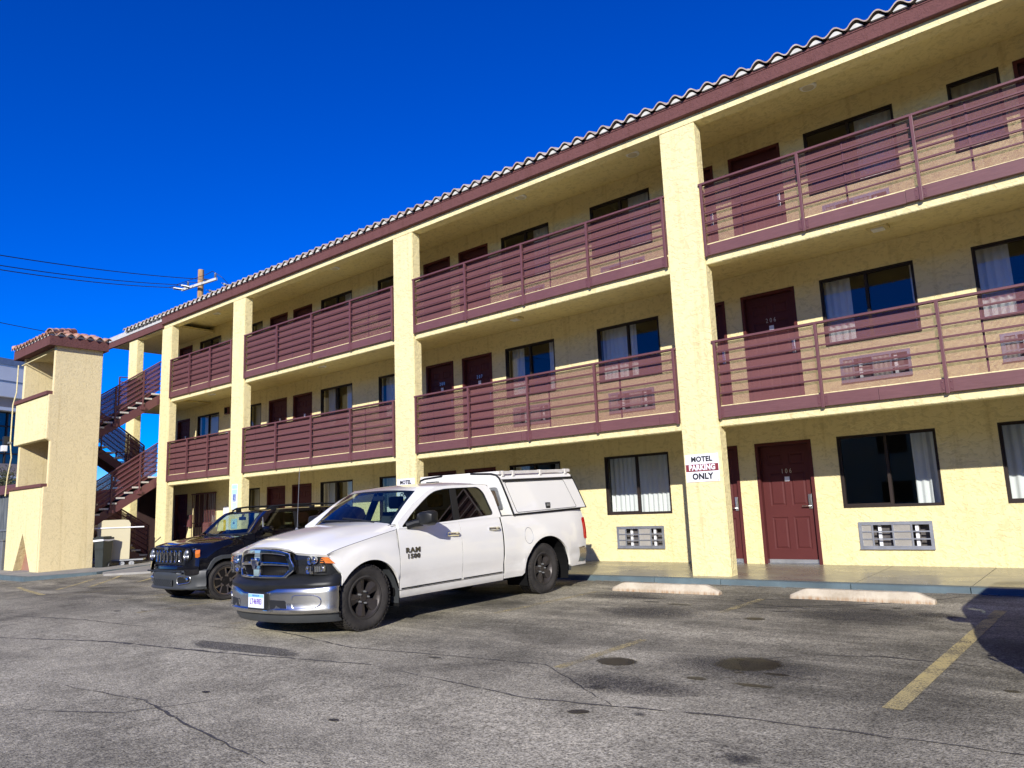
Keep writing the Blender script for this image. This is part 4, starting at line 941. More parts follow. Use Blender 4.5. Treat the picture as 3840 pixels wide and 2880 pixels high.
for p, q, sag, L in (((-40.35, 9.0, 15.08), (-33.24, -2.73, 12.06), .5, 'upper of the overhead wires running left from the pole top'), ((-41.05, 8.0, 14.70), (-33.34, -2.68, 11.68), .4, 'middle of the overhead wires running left from the pole'), ((-41.41, 7.7, 14.55), (-33.39, -2.66, 11.52), .4, 'lower of the three overhead wires left of the pole')):
    Q = ext(p, q, 2.2); Q.z = q[2]+(q[2]-p[2])*.9; wire(p, Q, 0.6, L, .02)
wire((-58, 14.0, 14.9), (-38, -4.2, 10.6), .25, 'single low cable crossing the sky just above the tower roof', .02)
wire((-60, 12.0, 8.6), (-40, 2.5, 7.6), .3, 'thin cable seen between tower and motel below the upper flight', .015)
# ------------------------------------------------------------------ vehicles: shared pieces
def car_paint(name, col, rough=.25, dirt=.0):
    m = mat(name, col, rough, spec=.05, coat=1.0); v = coords(m)
    f = noise(m, v, 2.2, 4, .6); sx = nd(m, 'ShaderNodeSeparateXYZ'); lk(m, v, sx.inputs[0])
    c = ramp(m, f, [(.3, tuple(q*.97 for q in col)), (.7, col)])
    if dirt:
        lo = nd(m, 'ShaderNodeMapRange'); lk(m, sx.outputs['Z'], lo.inputs[0]); lo.inputs[1].default_value = .75; lo.inputs[2].default_value = .30
        g = noise(m, coords(m, (3, 3, 9)), 3, 5, .65)
        c = mixc(m, math_(m, 'MULTIPLY', math_(m, 'MULTIPLY', lo.outputs[0], g), dirt), c, (.42, .38, .32))
    base(m, c); return m
M_wpaint = car_paint('white_car_paint', (.84, .83, .765), .3, .5); M_bpaint = car_paint('black_car_paint', (.004, .004, .006), .18, .03)
M_chrome = mat('chrome', (.72, .73, .74), .09, 1); M_chrome_d = mat('brushed_chrome', (.62, .62, .60), .27, 1)
M_trim = varied('black_trim', (.013, .014, .015), .42, 6, .2, 200, .05, spec=.3); M_clad = varied('grey_cladding', (.042, .046, .048), .5, 6, .15, 250, .06)
M_wind = glass('windscreen_glass', (.70, .84, .80), 0, 1.55); M_tint = glass('tinted_glass', (.10, .115, .11), 0, 1.5); M_tint2 = glass('light_tinted_glass', (.60, .68, .64), 0, 1.5); M_badge = mat('dark_badge_chrome', (.16, .155, .15), .3, 1); M_lens = glass('clear_lens', (.95, .96, .96), 0, 1.45)
M_inter = varied('dark_interior', (.030, .031, .034), .7, 8, .2, 0, 0); M_amber = mat('amber_lens', (.75, .20, .02), .25, coat=1); M_redl = mat('red_lens', (.50, .012, .012), .2, coat=1)
def rubber():
    m = mat('tyre_rubber', (.03, .03, .03), .85, spec=.25); v = coords(m); base(m, ramp(m, noise(m, v, 5, 5, .65), [(.3, (.020, .019, .018)), (.7, (.055, .050, .045))])); bump(m, noise(m, v, 50, 3), .15, .003); return m
M_tyre = rubber(); M_rimd = varied('dark_rim', (.060, .053, .050), .45, 6, .25, 0, 0, metal=.5); M_rimb = mat('bronze_rim_face', (.42, .36, .30), .3, .9); M_rimk = mat('black_rim', (.020, .018, .017), .35, .4)
def poly_holes(b, outer, hole_list, fn, t0, t1):
    """flat outline with outline-shaped holes, extruded t0..t1"""
    bm = bmesh.new(); es = []
    loops = [outer]+hole_list
    for L in loops:
        vs = [bm.verts.new((u, v, 0)) for u, v in L]
        es += [bm.edges.new((vs[i], vs[(i+1) % len(vs)])) for i in range(len(vs))]
    bmesh.ops.triangle_fill(bm, edges=es, use_beauty=True, use_dissolve=False)
    bm.verts.index_update(); V = [v.co[:2] for v in bm.verts]; F = [[v.index for v in f.verts] for f in bm.faces]; bm.free()
    b.add([fn(u, v, t0) for u, v in V], F); b.add([fn(u, v, t1) for u, v in V], [f[::-1] for f in F])
    for L in loops:
        n = len(L); b.add([fn(u, v, t0) for u, v in L]+[fn(u, v, t1) for u, v in L], [(i, (i+1) % n, n+(i+1) % n, n+i) for i in range(n)])
    return b
def rounded(P, r, n=4):
    """rounded corners on a 2D outline"""
    out = []; m = len(P)
    for i in range(m):
        a, p, c = Vector(P[i-1]), Vector(P[i]), Vector(P[(i+1) % m]); rr = r[i] if isinstance(r, (list, tuple)) else r
        d1, d2 = (a-p), (c-p); k = min(rr, d1.length*.45, d2.length*.45)
        if k < 1e-4: out.append(tuple(p)); continue
        s, e = p+d1.normalized()*k, p+d2.normalized()*k
        for j in range(n+1): t = j/n; out.append(tuple((1-t)**2*s+2*t*(1-t)*p+t*t*e))
    return out
def make_wheel(par, x, y, R, W, rr, style, side, z=None):
    w = empty('wheel', (x, y, R if z is None else z), par)
    if side < 0: w.rotation_euler.z = pi
    b = MB(); b.smooth = True; h = W/2
    b.lathe([(rr*.98, h*.80), (rr+.012, h*.90), (rr+.03, h*.86), (lerp(rr, R, .45), h*1.0), (lerp(rr, R, .75), h*.99), (R-.018, h*.90), (R-.006, h*.78), (R-.008, 0), (R-.006, -h*.78), (R-.018, -h*.9), (lerp(rr, R, .6), -h), (rr, -h*.85)], axis='x', n=56)
    b.smooth = False
    if style == 'truck':
        for k in range(58):
            a = 2*pi*k/58
            for row, (u0, u1, da) in enumerate(((.56, .93, 0), (.08, .5, .03), (-.5, -.08, .06), (-.93, -.56, .09))):
                a0, a1 = a+da, a+da+.072; V = []
                for r in (R-.012, R+.002):
                    for aa in (a0, a1):
                        for u in (u0, u1): V.append((h*u, r*math.cos(aa), r*math.sin(aa)))
                b.add(V, [(4, 5, 7, 6), (0, 1, 5, 4), (2, 6, 7, 3), (0, 4, 6, 2), (1, 3, 7, 5)])
            if k % 2 == 0:
                V = []
                for r, u in ((R-.012, .92), (R-.045, 1.0)):
                    for aa in (a, a+.07): V.append((h*u+.003, r*math.cos(aa), r*math.sin(aa)))
                b.add(V, [(0, 1, 3, 2)])
    else:
        for k in range(90):
            a = 2*pi*k/90
            for u0, u1 in ((.55, .9), (-.9, -.55)):
                V = [(h*u, r*math.cos(aa), r*math.sin(aa)) for r in (R-.008, R) for aa in (a, a+.055) for u in (u0, u1)]
                b.add(V, [(4, 5, 7, 6), (0, 1, 5, 4), (2, 6, 7, 3), (0, 4, 6, 2), (1, 3, 7, 5)])
    b.build('tyre', M_tyre, w)
    r = MB(); r.smooth = True
    r.lathe([(rr*.97, -h*.8), (rr*.9, -h*.5), (rr*.88, h*.55), (rr*.93, h*.72), (rr*.985, h*.86), (rr*1.02, h*.88), (rr*1.03, h*.80)], axis='x', n=48); r.smooth = False
    r.lathe([(.0, -h*.1), (rr*.88, -h*.1)], axis='x', n=24)
    dm = M_rimd if style == 'truck' else M_rimk
    def spoke(bb, a, w0, w1, r0, r1, x0, x1, th=.035, cr=0):
        c, s = math.cos(a), math.sin(a)
        P = lambda rad, t, xx: (xx, rad*c-t*s, rad*s+t*c)
        V = [P(r0, -w0, x0), P(r0, 0, x0+cr), P(r0, w0, x0), P(r1, w1, x1), P(r1, 0, x1+cr), P(r1, -w1, x1)]
        B = [(q[0]-th, q[1], q[2]) for q in V]
        bb.add(V+B, [(0, 1, 4, 5), (1, 2, 3, 4), (0, 5, 11, 6), (2, 8, 9, 3), (0, 6, 8, 2, 1), (3, 9, 11, 5, 4), (6, 11, 9, 8)])
    if style == 'truck':
        for k in range(5): spoke(r, pi/2+.35+2*pi*k/5, .030, .075, .05, rr*.95, h*.52, h*.74, .05, .012)
        r.lathe([(.0, h*.66), (.045, h*.65), (.05, h*.5)], axis='x', n=20); r.lathe([(.05, h*.52), (.088, h*.48), (.09, h*.1)], axis='x', n=24); r.build('rim', dm, w)
        q = MB(); q.smooth = True
        for k in range(5): a = pi/2+2*pi*k/5+.98; q.lathe([(0, h*.5+.04), (.010, h*.5+.038), (.013, h*.5+.01), (.013, h*.4)], (0, .068*math.cos(a), .068*math.sin(a)), 'x', 10)
        q.build('lug_nut', M_metalgrey, w)
        q = MB(); q.lathe([(.07, 0), (rr*.8, .0)], (h*-.05, 0, 0), 'x', 30); q.build('brake_disc', M_rimk, w)
    else:
        f = MB()
        for k in range(5):
            a = .75+2*pi*k/5; spoke(r, a, .045, .062, .03, rr*.95, h*.55, h*.72, .04)
            for s in (-1, 1):
                c0, s0 = math.cos(a), math.sin(a); off = s*.052
                spoke2 = lambda rad, t, xx: (xx, rad*c0-t*s0, rad*s0+t*c0)
                V = [spoke2(.075, s*.040, h*.6), spoke2(.075, s*.056, h*.6), spoke2(rr*.94, s*.092, h*.78), spoke2(rr*.94, s*.060, h*.78)]
                f.poly(V if s > 0 else V[::-1])
        for k in range(5):
            a = .75+pi/5+2*pi*k/5; c0, s0 = math.cos(a), math.sin(a); P = lambda rad, t, xx: (xx, rad*c0-t*s0, rad*s0+t*c0)
            f.poly([P(.072, -.03, h*.6), P(.072, .03, h*.6), P(.095, .03, h*.62), P(.095, -.03, h*.62)])
        f.lathe([(rr*.93, h*.785), (rr*1.02, h*.89)], axis='x', n=48)
        r.lathe([(.0, h*.62), (.035, h*.61), (.04, h*.5)], axis='x', n=20); r.lathe([(.04, h*.56), (.07, h*.54), (.075, 0)], axis='x', n=24); r.build('rim', dm, w)
        f.build('rim_face', M_rimb, w)
        q = MB(); q.lathe([(.06, 0), (rr*.75, .0)], (0, 0, 0), 'x', 30); q.build('brake_disc', M_metalgrey, w)
    return w
def liner(b, x0, x1, yc, zc, R, half=True):
    """wheel-arch liner"""
    b.lathe([(R, x0), (R, x1)], (0, yc, zc), 'x', 20, -.3, pi+.3); n = 20
    b.poly([(x0, yc+R*math.cos(-.3+(pi+.6)*k/n), zc+R*math.sin(-.3+(pi+.6)*k/n)) for k in range(n+1)]); return b
def seat(par, x, y, z, m, w=.26, hr=True, h=.62):
    b = MB(); b.cbox(x-w, x+w, y-.5, y, z, z+.16, .04)
    b.add([(x+sx*w*q, y+dy+oy, zz) for zz, q, oy in ((z+.1, 1, 0), (z+h, .86, .14)) for sx, dy in ((-1, -.06), (1, -.06), (1, .08), (-1, .08))], [(0, 1, 5, 4), (1, 2, 6, 5), (2, 3, 7, 6), (3, 0, 4, 7), (4, 5, 6, 7)])
    if hr: b.cbox(x-.12, x+.12, y+.10, y+.20, z+h+.04, z+h+.22, .03)
    b.build('seat', m, par)
def xf(deg, O, slope=.010):
    return Matrix.Translation(O) @ Matrix.Rotation(math.radians(deg), 4, 'Z') @ Matrix.Rotation(math.atan(slope), 4, 'X')
# ------------------------------------------------------------------ white pickup with canopy
def pickup():
    T = empty('pickup_truck'); tag(T, 'white four door pickup truck with white bed canopy, ladder rack and black front fascia', 'pickup truck')
    T.matrix_world = xf(1.9, Vector((-7.176, -5.653, -.054))-Matrix.Rotation(math.radians(1.9), 3, 'Z') @ Vector((.95, 0, 0)))
    Rw = .378; zc = .372; YR = 3.56
    XT = [(.28, .93), (.33, .955), (.42, .968), (.565, .972), (.590, .985), (.75, .993), (.90, .990), (1.03, .974), (1.12, .953), (1.20, .928), (1.26, .905)]
    def X(y, z):
        x = interp(XT, z)
        for yc in (.06, 3.66): d = math.hypot((y-yc)/.75, (z-.36)/.62); x += .014*smooth(1.12, .82, d)
        if y < .1: x -= .045*((.1-y)/.6)**2.2
        if y > 4.3: x -= .03*((y-4.3)/.45)**2
        return x
    def panel(ys, zb, zt, nz, inset=True, m=M_wpaint, zfix=None):
        rows = []
        for i, y in enumerate(ys):
            a, t = zb(y), zt(y); col = []
            zs = [a+(t-a)*j/nz for j in range(nz+1)]
            if zfix:  # keep a row on the swage line
                k = min(range(1, nz), key=lambda q: abs(zs[q]-zfix))
                if a < zfix-.03: zs[k] = zfix; zs[k+1] = max(zs[k+1], zfix+.022) if zs[k+1] < zfix+.05 else zs[k+1]
            col = [(X(y, z), y, z) for z in zs]
            col = [(col[0][0]-.035, y, col[0][2]+.004)]+col
            rows.append(col)
        if inset:
            rows = [[(p[0]-.03, p[1]+.002, p[2]) for p in rows[0]]]+rows+[[(p[0]-.03, p[1]-.002, p[2]) for p in rows[-1]]]
        b = MB(); b.smooth = True; b.loft(rows); return b
    def ys_(a, c, st, *extra): n = max(1, round((c-a)/st)); return sorted(set([round(a+(c-a)*i/n, 4) for i in range(n+1)]+[e for e in extra if a < e < c]))
    farch = lambda y: .345+math.sqrt(max(0, 1-((y-.07)/.465)**2))*.455
    rarch = lambda y: .33+math.sqrt(max(0, 1-((y-3.63)/.60)**2))*.53
    # hood and front fenders: hood grid (u across, v along); fender hangs from its edge
    FE = [(0, -.725, 1.006), (.25, -.715, 1.0), (.45, -.685, .975), (.53, -.665, .938), (.70, -.640, .926), (.88, -.60, .915), (.962, -.55, .906)]
    RE = [(0, .50, 1.235), (.25, .505, 1.234), (.45, .525, 1.228), (.56, .545, 1.222), (.72, .585, 1.205), (.86, .64, 1.178), (.936, .68, 1.150)]
    NV = 14; hood = []
    for iv in range(NV+1):
        v = iv/NV; row = []
        for k, (f, r) in enumerate(zip(FE, RE)):
            x = lerp(f[0], r[0], v); y = lerp(f[1], r[1], v); e = .62 if k < 5 else .80
            z = f[2]+(r[2]-f[2])*(v**e)
            if 1 <= k <= 2: z += .014*math.sin(pi*min(1, v*1.15))*(1 if k == 2 else .8)
            if k == 6: x += .022*math.sin(pi*v)
            if k == 5: z += .010*math.sin(pi*v)
            row.append((x, y, z))
        hood.append(row)
    b = MB(); b.smooth = True
    lip = [(p[0], p[1]+.03, p[2]-.03) for p in hood[0]]
    full = [[(-p[0], p[1], p[2]) for p in reversed(r[1:])]+r for r in [lip]+hood]
    b.loft(full); hd = b.build('hood', M_wpaint, T)
    def fzb(y):
        if y < -.345: return lerp(.900, .672, smooth(-.56, -.345, y)*.5+(min(1, max(0, (y+.555)/.21)))*.5)
        if y > .53: return .335
        return max(.335, farch(y))
    ed = [r[-1] for r in hood]
    def fzt(y): return interp([(p[1], p[2]) for p in ed], y)
    def fxt(y): return interp([(p[1], p[0]) for p in ed], y)
    for sgn in (1, -1):
        rows = []
        for y in ys_(-.55, .512, .035, -.345, -.39, -.36, -.33, -.30, .5, .505, .525, .53):
            a, t = fzb(y), fzt(y); xt = fxt(y); col = []
            for j in range(11):
                q = j/10; z = a+(t-a)*q; x = X(y, z)
                kq = smooth(.55, 1.0, q); x = lerp(x, xt, kq) if q > .55 else x
                if y < -.33: x = min(x, xt+.03*(1-q))
                col.append((sgn*x, y, z))
            rows.append([(sgn*(abs(col[0][0])-.035), y, col[0][2]+.003)]+col)
        rows.append([(p[0]-sgn*.03, p[1]-.001, p[2]) for p in rows[-1]])
        b = MB(); b.smooth = True; b.loft(rows); b.build('fender', M_wpaint, T)
    # panel gap between hood and fender
    for sgn in (1, -1): b = MB(); b.tube([(sgn*(p[0]-.004), p[1], p[2]+.003) for p in ed[:-1]]+[(sgn*.90, .66, 1.158)], .0035, 4); b.build('hood_seam', M_trim, T)
    # doors, rocker, bed
    zt_d = lambda y: 1.138+(y-.65)*.047
    for sgn in (1, -1):
        for nm, a, c in (('front_door', .523, 1.664), ('rear_door', 1.671, 2.535)):
            b = panel(ys_(a, c, .12), lambda y: .398+.004*y, lambda y: max(zt_d(y), 1.135), 14, zfix=.585)
            if sgn < 0: b.v = [(-x, y, z) for x, y, z in b.v]
            d = b.build(nm, M_wpaint, T)
            if nm == 'rear_door' and sgn > 0: pass
            hy, hz = (1.50, 1.015) if nm == 'front_door' else (2.36, 1.040)
            h = MB(); h.smooth = True; xx = X(hy, hz); h.prism(rounded([(hy-.115, hz-.022), (hy+.115, hz-.030), (hy+.115, hz+.022), (hy-.115, hz+.024)], .02), lambda u, v, t: (sgn*(xx+t), u, v), -.01, .012)
            h.tube([(sgn*(xx+.016), hy-.10, hz), (sgn*(xx+.034), hy-.05, hz+.003), (sgn*(xx+.034), hy+.06, hz-.001), (sgn*(xx+.016), hy+.105, hz-.003)], .016, 8)
            h.build('handle', M_chrome, d)
            mo = MB(); mo.smooth = True; mo.loft([[(sgn*(X(y, .42)+.002), y, .404+.004*y), (sgn*(X(y, .42)+.006), y, .412+.004*y), (sgn*(X(y, .42)+.002), y, .420+.004*y)] for y in ys_(a+.02, c-.02, .2)]); mo.build('sill_moulding', M_trim, d)
        b = panel(ys_(.53, 2.55, .25), lambda y: .305, lambda y: .39+.004*y, 3)
        if sgn < 0: b.v = [(-x, y, z) for x, y, z in b.v]
        b.build('rocker_panel', M_wpaint, T)
        def bzb(y):
            if y < 3.03: return .325
            if y > 4.23: return .345
            return max(.325 if y < 3.6 else .345, rarch(y))
        bzt = lambda y: 1.198+(y-2.6)*.019
        b = panel(ys_(2.572, 4.742, .08, 3.031, 3.033, 3.04, 3.06, 3.09, 3.13, 4.12, 4.17, 4.20, 4.22, 4.228), bzb, bzt, 16, zfix=.60)
        # inner rail lip
        if sgn < 0: b.v = [(-x, y, z) for x, y, z in b.v]
        bed = b.build('bed_side', M_wpaint, T)
        if sgn > 0:
            q = MB(); cy, cz = 3.15, .895; xx = X(cy, cz)
            q.tube([(X(cy+.098*math.cos(a), cz+.118*math.sin(a))+.001, cy+.098*math.cos(a), cz+.118*math.sin(a)) for a in [2*pi*k/36 for k in range(37)]], .0032, 4); q.build('fuel_door', M_metalgrey, bed)
        b = MB(); b.smooth = True
        b.loft([[(sgn*(X(y, 1.2)-.0), y, bzt(y)-.004), (sgn*(X(y, 1.2)-.004), y, bzt(y)+.012), (sgn*.86, y, bzt(y)+.014)] for y in ys_(2.575, 4.74, .3)]); b.build('bed_rail', M_trim, bed)
        # tail lamp wraps the rear corner
        b = MB(); b.smooth = True; L = []
        for z in (.755, .78, .9, 1.0, 1.07, 1.10):
            w = .085 if .77 < z < 1.08 else .06
            L.append([(sgn*(X(4.64, z)+.001), 4.742-w, z), (sgn*(X(4.68, z)+.010), 4.742-w*.5, z), (sgn*(X(4.74, z)+.008), 4.755, z), (sgn*(X(4.74, z)-.05), 4.775, z), (sgn*.82, 4.772, z)])
        b.loft(L); b.build('tail_light', M_redl, T)
    for y, z0, z1 in ((2.553, .34, 1.19), (.5175, .40, 1.15), (1.6675, .41, 1.17)):
        w = .016 if y > 2 else .0028
        for sgn in (1, -1): q = MB(); q.loft([[(sgn*(X(y, z)-.006), y-w, z), (sgn*(X(y, z)-(.010 if y > 2 else .001)), y, z), (sgn*(X(y, z)-.006), y+w, z)] for z in [lerp(z0, z1, j/8) for j in range(9)]]); q.build('door_seam', M_dark, T)
    b = MB(); b.cbox(-.86, .86, 4.70, 4.765, .70, 1.22, .01); b.build('tailgate', M_wpaint, T)
    b = MB(); b.box(-.93, .93, 2.545, 2.57, .45, 1.18); b.build('bed_front', M_trim, T)
    # rear bumper
    b = MB(); b.smooth = True; P = [(-.99, 4.50), (-.985, 4.70), (-.90, 4.79), (-.5, 4.83), (0, 4.84), (.5, 4.83), (.90, 4.79), (.985, 4.70), (.99, 4.50)]
    b.loft([[(x*s, y+o, z) for x, y in P] for z, o, s in ((.39, -.06, .965), (.41, -.02, .98), (.50, 0, 1), (.60, 0, 1), (.635, -.02, .985), (.64, -.10, .95))]); b.build('rear_bumper', M_chrome_d, T)
    # underbody, liners, flaps
    b = MB(); b.box(-.70, .70, -.45, 4.6, .26, .50); b.box(-.93, .93, .56, 3.0, .32, .40); b.box(-.92, .92, 4.25, 4.68, .36, .50); b.box(-.9, .9, .5, .54, .33, 1.1); b.box(-.6, .6, -.6, .5, .5, .9)
    for sgn in (1, -1):
        k = MB(); liner(k, .60, .965, .07, .345, .462); liner(k, .58, .965, 3.63, .33, .55)
        b.add([(sgn*x, y, z) for x, y, z in k.v], k.f)
    b.box(-.91, .91, 2.6, 2.62, .5, 1.15); b.box(-.91, .91, 2.6, 4.7, .86, .88); b.box(.895, .905, .5, 2.55, .35, 1.08); b.box(-.905, -.895, .5, 2.55, .35, 1.08)
    b.build('underbody', M_dark, T)
    for sgn in (1, -1):
        for y, z0, z1 in ((.47, .22, .66), (4.22, .26, .74)):
            q = MB(); q.smooth = True; q.loft([[(sgn*.70, y+.05, z0), (sgn*.955, y+.05, z0+.02)], [(sgn*.70, y+.045, lerp(z0, z1, .4)), (sgn*.972, y+.045, lerp(z0, z1, .4))], [(sgn*.70, y-.04, lerp(z0, z1, .8)), (sgn*.966, y-.03, lerp(z0, z1, .8))], [(sgn*.7, y-.11, z1), (sgn*.96, y-.10, z1)]]); q.build('mud_flap', M_clad, T)
    for x, s in ((.815, 1), (-.815, -1)):
        for y in (0.02, YR): make_wheel(T, x, y, Rw, .27, .222, 'truck', s, zc)
    # ---------------- front end
    fy = lambda x: -.785+.46*x*x if abs(x) < .6 else -.785+.46*.36+(abs(x)-.6)*.55
    G = lambda u, v, t: (u, fy(u)+.02*(v-.8)/.2+t, v)
    def grid(us, vs, keep, fn):
        b = MB(); b.smooth = False
        for i in range(len(us)-1):
            for j in range(len(vs)-1):
                if keep((us[i]+us[i+1])/2, (vs[j]+vs[j+1])/2): b.quad(fn(us[i], vs[j]), fn(us[i+1], vs[j]), fn(us[i+1], vs[j+1]), fn(us[i], vs[j+1]))
        return b
    # chrome surround and cross bars (u in -1..1, v 0..1 mapped to the grille outline)
    def GM(u, v, t=0):
        wv = lerp(.445, .535, smooth(0, .3, v)) if v < .3 else lerp(.535, .475, smooth(.4, 1, v)); zt = .985-.055*abs(u)**3; z = lerp(.655, zt, v); x = u*wv
        return (x, fy(x)+.055*(z-.8)+t, z)
    us = [-1, -.88]+[-.88+.75*i/6 for i in range(1, 7)]+[.13+.75*i/6 for i in range(0, 6)]+[.88, 1]; vs = [0, .11, .3, .45, .57, .72, .84, 1]
    def keep(u, v): return abs(u) > .88 or abs(u) < .13 or v < .11 or v > .84 or .45 < v < .57
    b = grid(us, vs, keep, lambda u, v: GM(u, v, -.03)); o = b.build('grille_frame', M_chrome, T, weld=.0005)
    md = o.modifiers.new('solid', 'SOLIDIFY'); md.thickness = .05; md.offset = -1; bv = o.modifiers.new('bevel', 'BEVEL'); bv.width = .011; bv.segments = 3; bv.limit_method = 'ANGLE'
    gb = MB(); n = 30
    for sg in (1, -1):
        for k in range(-30, 45):
            P = []
            for q in range(13):
                v = .06+.84*q/12; u = -1+k*.062+sg*(v-.5)*.72+(1 if sg < 0 else 1)
                if abs(u) < .93: P.append(GM(u, v, .022))
            if len(P) > 1: gb.tube(P, .0052, 4, False)
    gb.build('grille_mesh', mat('grille_black', (.006, .006, .007), .4, spec=.15), T)
    b = grid([-1+.2*i for i in range(11)], [0, .5, 1], lambda u, v: True, lambda u, v: GM(u*.97, v, .05)); b.build('grille_back', M_dark, T)
    # ram's-head style badge: shield with two curled horns
    e = MB(); e.smooth = True; c = (0, -.835, .825)
    e.prism(rounded([(-.035, .045), (.035, .045), (.048, .0), (.02, -.065), (-.02, -.065), (-.048, .0)], .015), lambda u, v, t: (u*(1-t*4), c[1]-t+.04*u*u*20, c[2]+v), 0, .02)
    for s in (1, -1): e.tube([(s*.01, c[1]-.015, c[2]+.045), (s*.04, c[1]-.012, c[2]+.05), (s*.062, c[1]-.005, c[2]+.02), (s*.055, c[1], c[2]-.02), (s*.035, c[1]-.005, c[2]-.02)], [.012, .016, .015, .011, .006], 8)
    e.build('badge', M_chrome, T)
    # black fascia under grille and lamps
    PX = [0, .2, .4, .55, .7, .82, .9, .95, .98, .985]; yf = lambda x: -.845+.335*(x/.95)**2.6 if x <= .95 else (-.51 if x < .96 else (-.46 if x < .982 else -.395))
    XS = [-x for x in reversed(PX[1:])]+PX
    b = MB(); b.smooth = True; rings = []
    for x in XS:
        a = abs(x); y = yf(a); o_ = .0 if a < .9 else .03
        dip = .02*smooth(.5, .2, a)
        rings.append([(x*.99, y+.03, .50-dip), (x, y, .555-dip), (x, y-.004, .585), (x*.995, y+.012, .612), (x*.99, y+.055-.02*smooth(.6, .9, a), .640), (x*.985, y+.085-.04*smooth(.6, .95, a), .668+.0*a), (x*.975, y+.14-.07*smooth(.6, .95, a), .690), (x*.96, y+.2-.1*smooth(.6, .95, a), .69)])
    b.loft(rings); b.build('front_fascia', M_trim, T)
    # chrome bumper
    b = MB(); b.smooth = True; rings = []
    for x in XS:
        a = abs(x); y = yf(a)-.012; zt = lerp(.497, .548, smooth(.28, .42, a)); zt = zt+.01*smooth(.8, 1, a)
        rings.append([(x, y+.05, zt+.004), (x, y+.012, zt), (x, y, zt-.014), (x, y-.004, zt-.06), (x, y, .40), (x, y-.004, .335), (x, y-.02+.012*smooth(.6, .9, a), .318), (x, y-.018+.012*smooth(.6, .9, a), .295), (x*.995, y+.005, .272), (x*.985, y+.05, .262)])
    b.loft(rings); bp = b.build('front_bumper', M_chrome_d, T)
    for s in (1, -1):
        q = MB(); q.prism(rounded([(s*.42-.11*1, .335), (s*.42+.12, .335), (s*.42+.10, .42), (s*.42-.12, .425)], .012), lambda u, v, t: (u, yf(abs(u))-.0185+t, v), 0, .01); q.build('tow_hook_pocket', M_black, bp)
        q = MB(); q.smooth = True; L = [(.60, .475), (.82, .475), (.885, .44), (.89, .37), (.83, .33), (.60, .33)]
        q.tube([(s*u, yf(abs(u))-.017, v) for u, v in rounded(L, .05)], .0055, 5); q.build('fog_pocket_edge', M_chrome_d, bp)
    q = MB(); q.smooth = True; q.cbox(.23, .36, -.885, -.86, .298, .318, .006); q.build('step_glint_tab', M_chrome, bp)
    # air dam
    b = MB(); b.smooth = True; b.loft([[(x*.965, yf(abs(x))+.035, .272), (x*.955, yf(abs(x))+.045, .21), (x*.94, yf(abs(x))+.075, .165), (x*.9, yf(abs(x))+.12, .17)] for x in XS]); b.build('air_dam', M_clad, T)
    # number plate with dark holder
    p = MB(); p.cbox(-.065, .275, -.885, -.845, .315, .50, .008); p.build('plate_holder', M_black, T)
    p = MB(); p.cbox(-.045, .26, -.892, -.886, .337, .492, .003); pl = p.build('number_plate', varied('plate_white', (.72, .78, .84), .4, 20, .06, 0, 0), T)
    q = MB(); q.box(-.040, .255, -.8935, -.892, .455, .488); q.build('plate_band', mat('plate_sky', (.25, .55, .75), .4), pl)
    Mp = lambda z: Matrix.Translation((.108, -.8945, z)) @ Matrix.Rotation(pi/2, 4, 'X')
    text_mesh('LT46983', .088, mat('plate_purple', (.16, .05, .42), .5), 'plate_number', pl, Mp(.405), .0015, 0, .70, .0004); text_mesh('NEVADA', .03, M_blue, 'plate_state', pl, Mp(.472), .0005, 0, 1.1, .0004)
    # headlights
    for s in (1, -1):
        top = [(.535, -.668, .920), (.62, -.655, .918), (.74, -.637, .915), (.86, -.607, .910), (.93, -.578, .905), (.968, -.548, .897)]
        bot = [(.565, -.672, .700), (.66, -.662, .694), (.78, -.640, .688), (.89, -.590, .684), (.965, -.49, .682), (.988, -.362, .684)]
        def surf(ins, k0=0): return [[(s*(lerp(a[0], c[0], q)-ins*.6*(.3+abs(i)/5)), lerp(a[1], c[1], q)+ins+.0-.018*math.sin(pi*q)*(1 if ins < .02 else .4), lerp(a[2], c[2], q)) for q in [j/5 for j in range(6)]] for i, (a, c) in enumerate(zip(top, bot))]
        lamp = MB(); lamp.smooth = True; lamp.loft(surf(.0)); hl = lamp.build('headlight', M_lens, T)
        hb = MB(); hb.smooth = True; hb.loft(surf(.05)); hb.build('housing', M_trim, hl)
        hb = MB(); hb.smooth = True
        for x, y, z, r in ((.735, -.61, .845, .040), (.80, -.595, .845, .036), (.715, -.615, .745, .040), (.865, -.565, .755, .032)): hb.lathe([(0, .035), (r*.5, .026), (r*.85, .008), (r, -.008), (r*1.12, -.010), (r*1.2, .01)], (s*x, y, z), 'y', 18)
        hb.smooth = False; hb.box(s*.775-.011, s*.775+.011, -.635, -.61, .70, .79); pass
        for k in range(5): hb.box(s*(.835+k*.017)-.006, s*(.835+k*.017)+.006, -.625+k*.016, -.60+k*.016, .725, .785)
        hb.build('reflector', M_chrome, hl)
        am = MB(); am.loft([[(s*.900, -.575, .878), (s*.948, -.525, .882)], [(s*.912, -.562, .845), (s*.962, -.495, .845)], [(s*.925, -.545, .815), (s*.976, -.45, .805)]])
        for k in range(3): am.box(s*.872, s*.92, -.578+k*.006, -.566+k*.006, .820+k*.022, .830+k*.022)
        am.build('indicator', M_amber, hl)
    # badges on the door
    Mb = lambda y, z: Matrix(((0, 0, 1, X(y, z)+.004), (1, 0, 0, y), (0, 1, 0, z), (0, 0, 0, 1)))
    globals()['SPACING'] = 1.18
    fd = [c for c in T.children if c.name.startswith('front_door')][0]
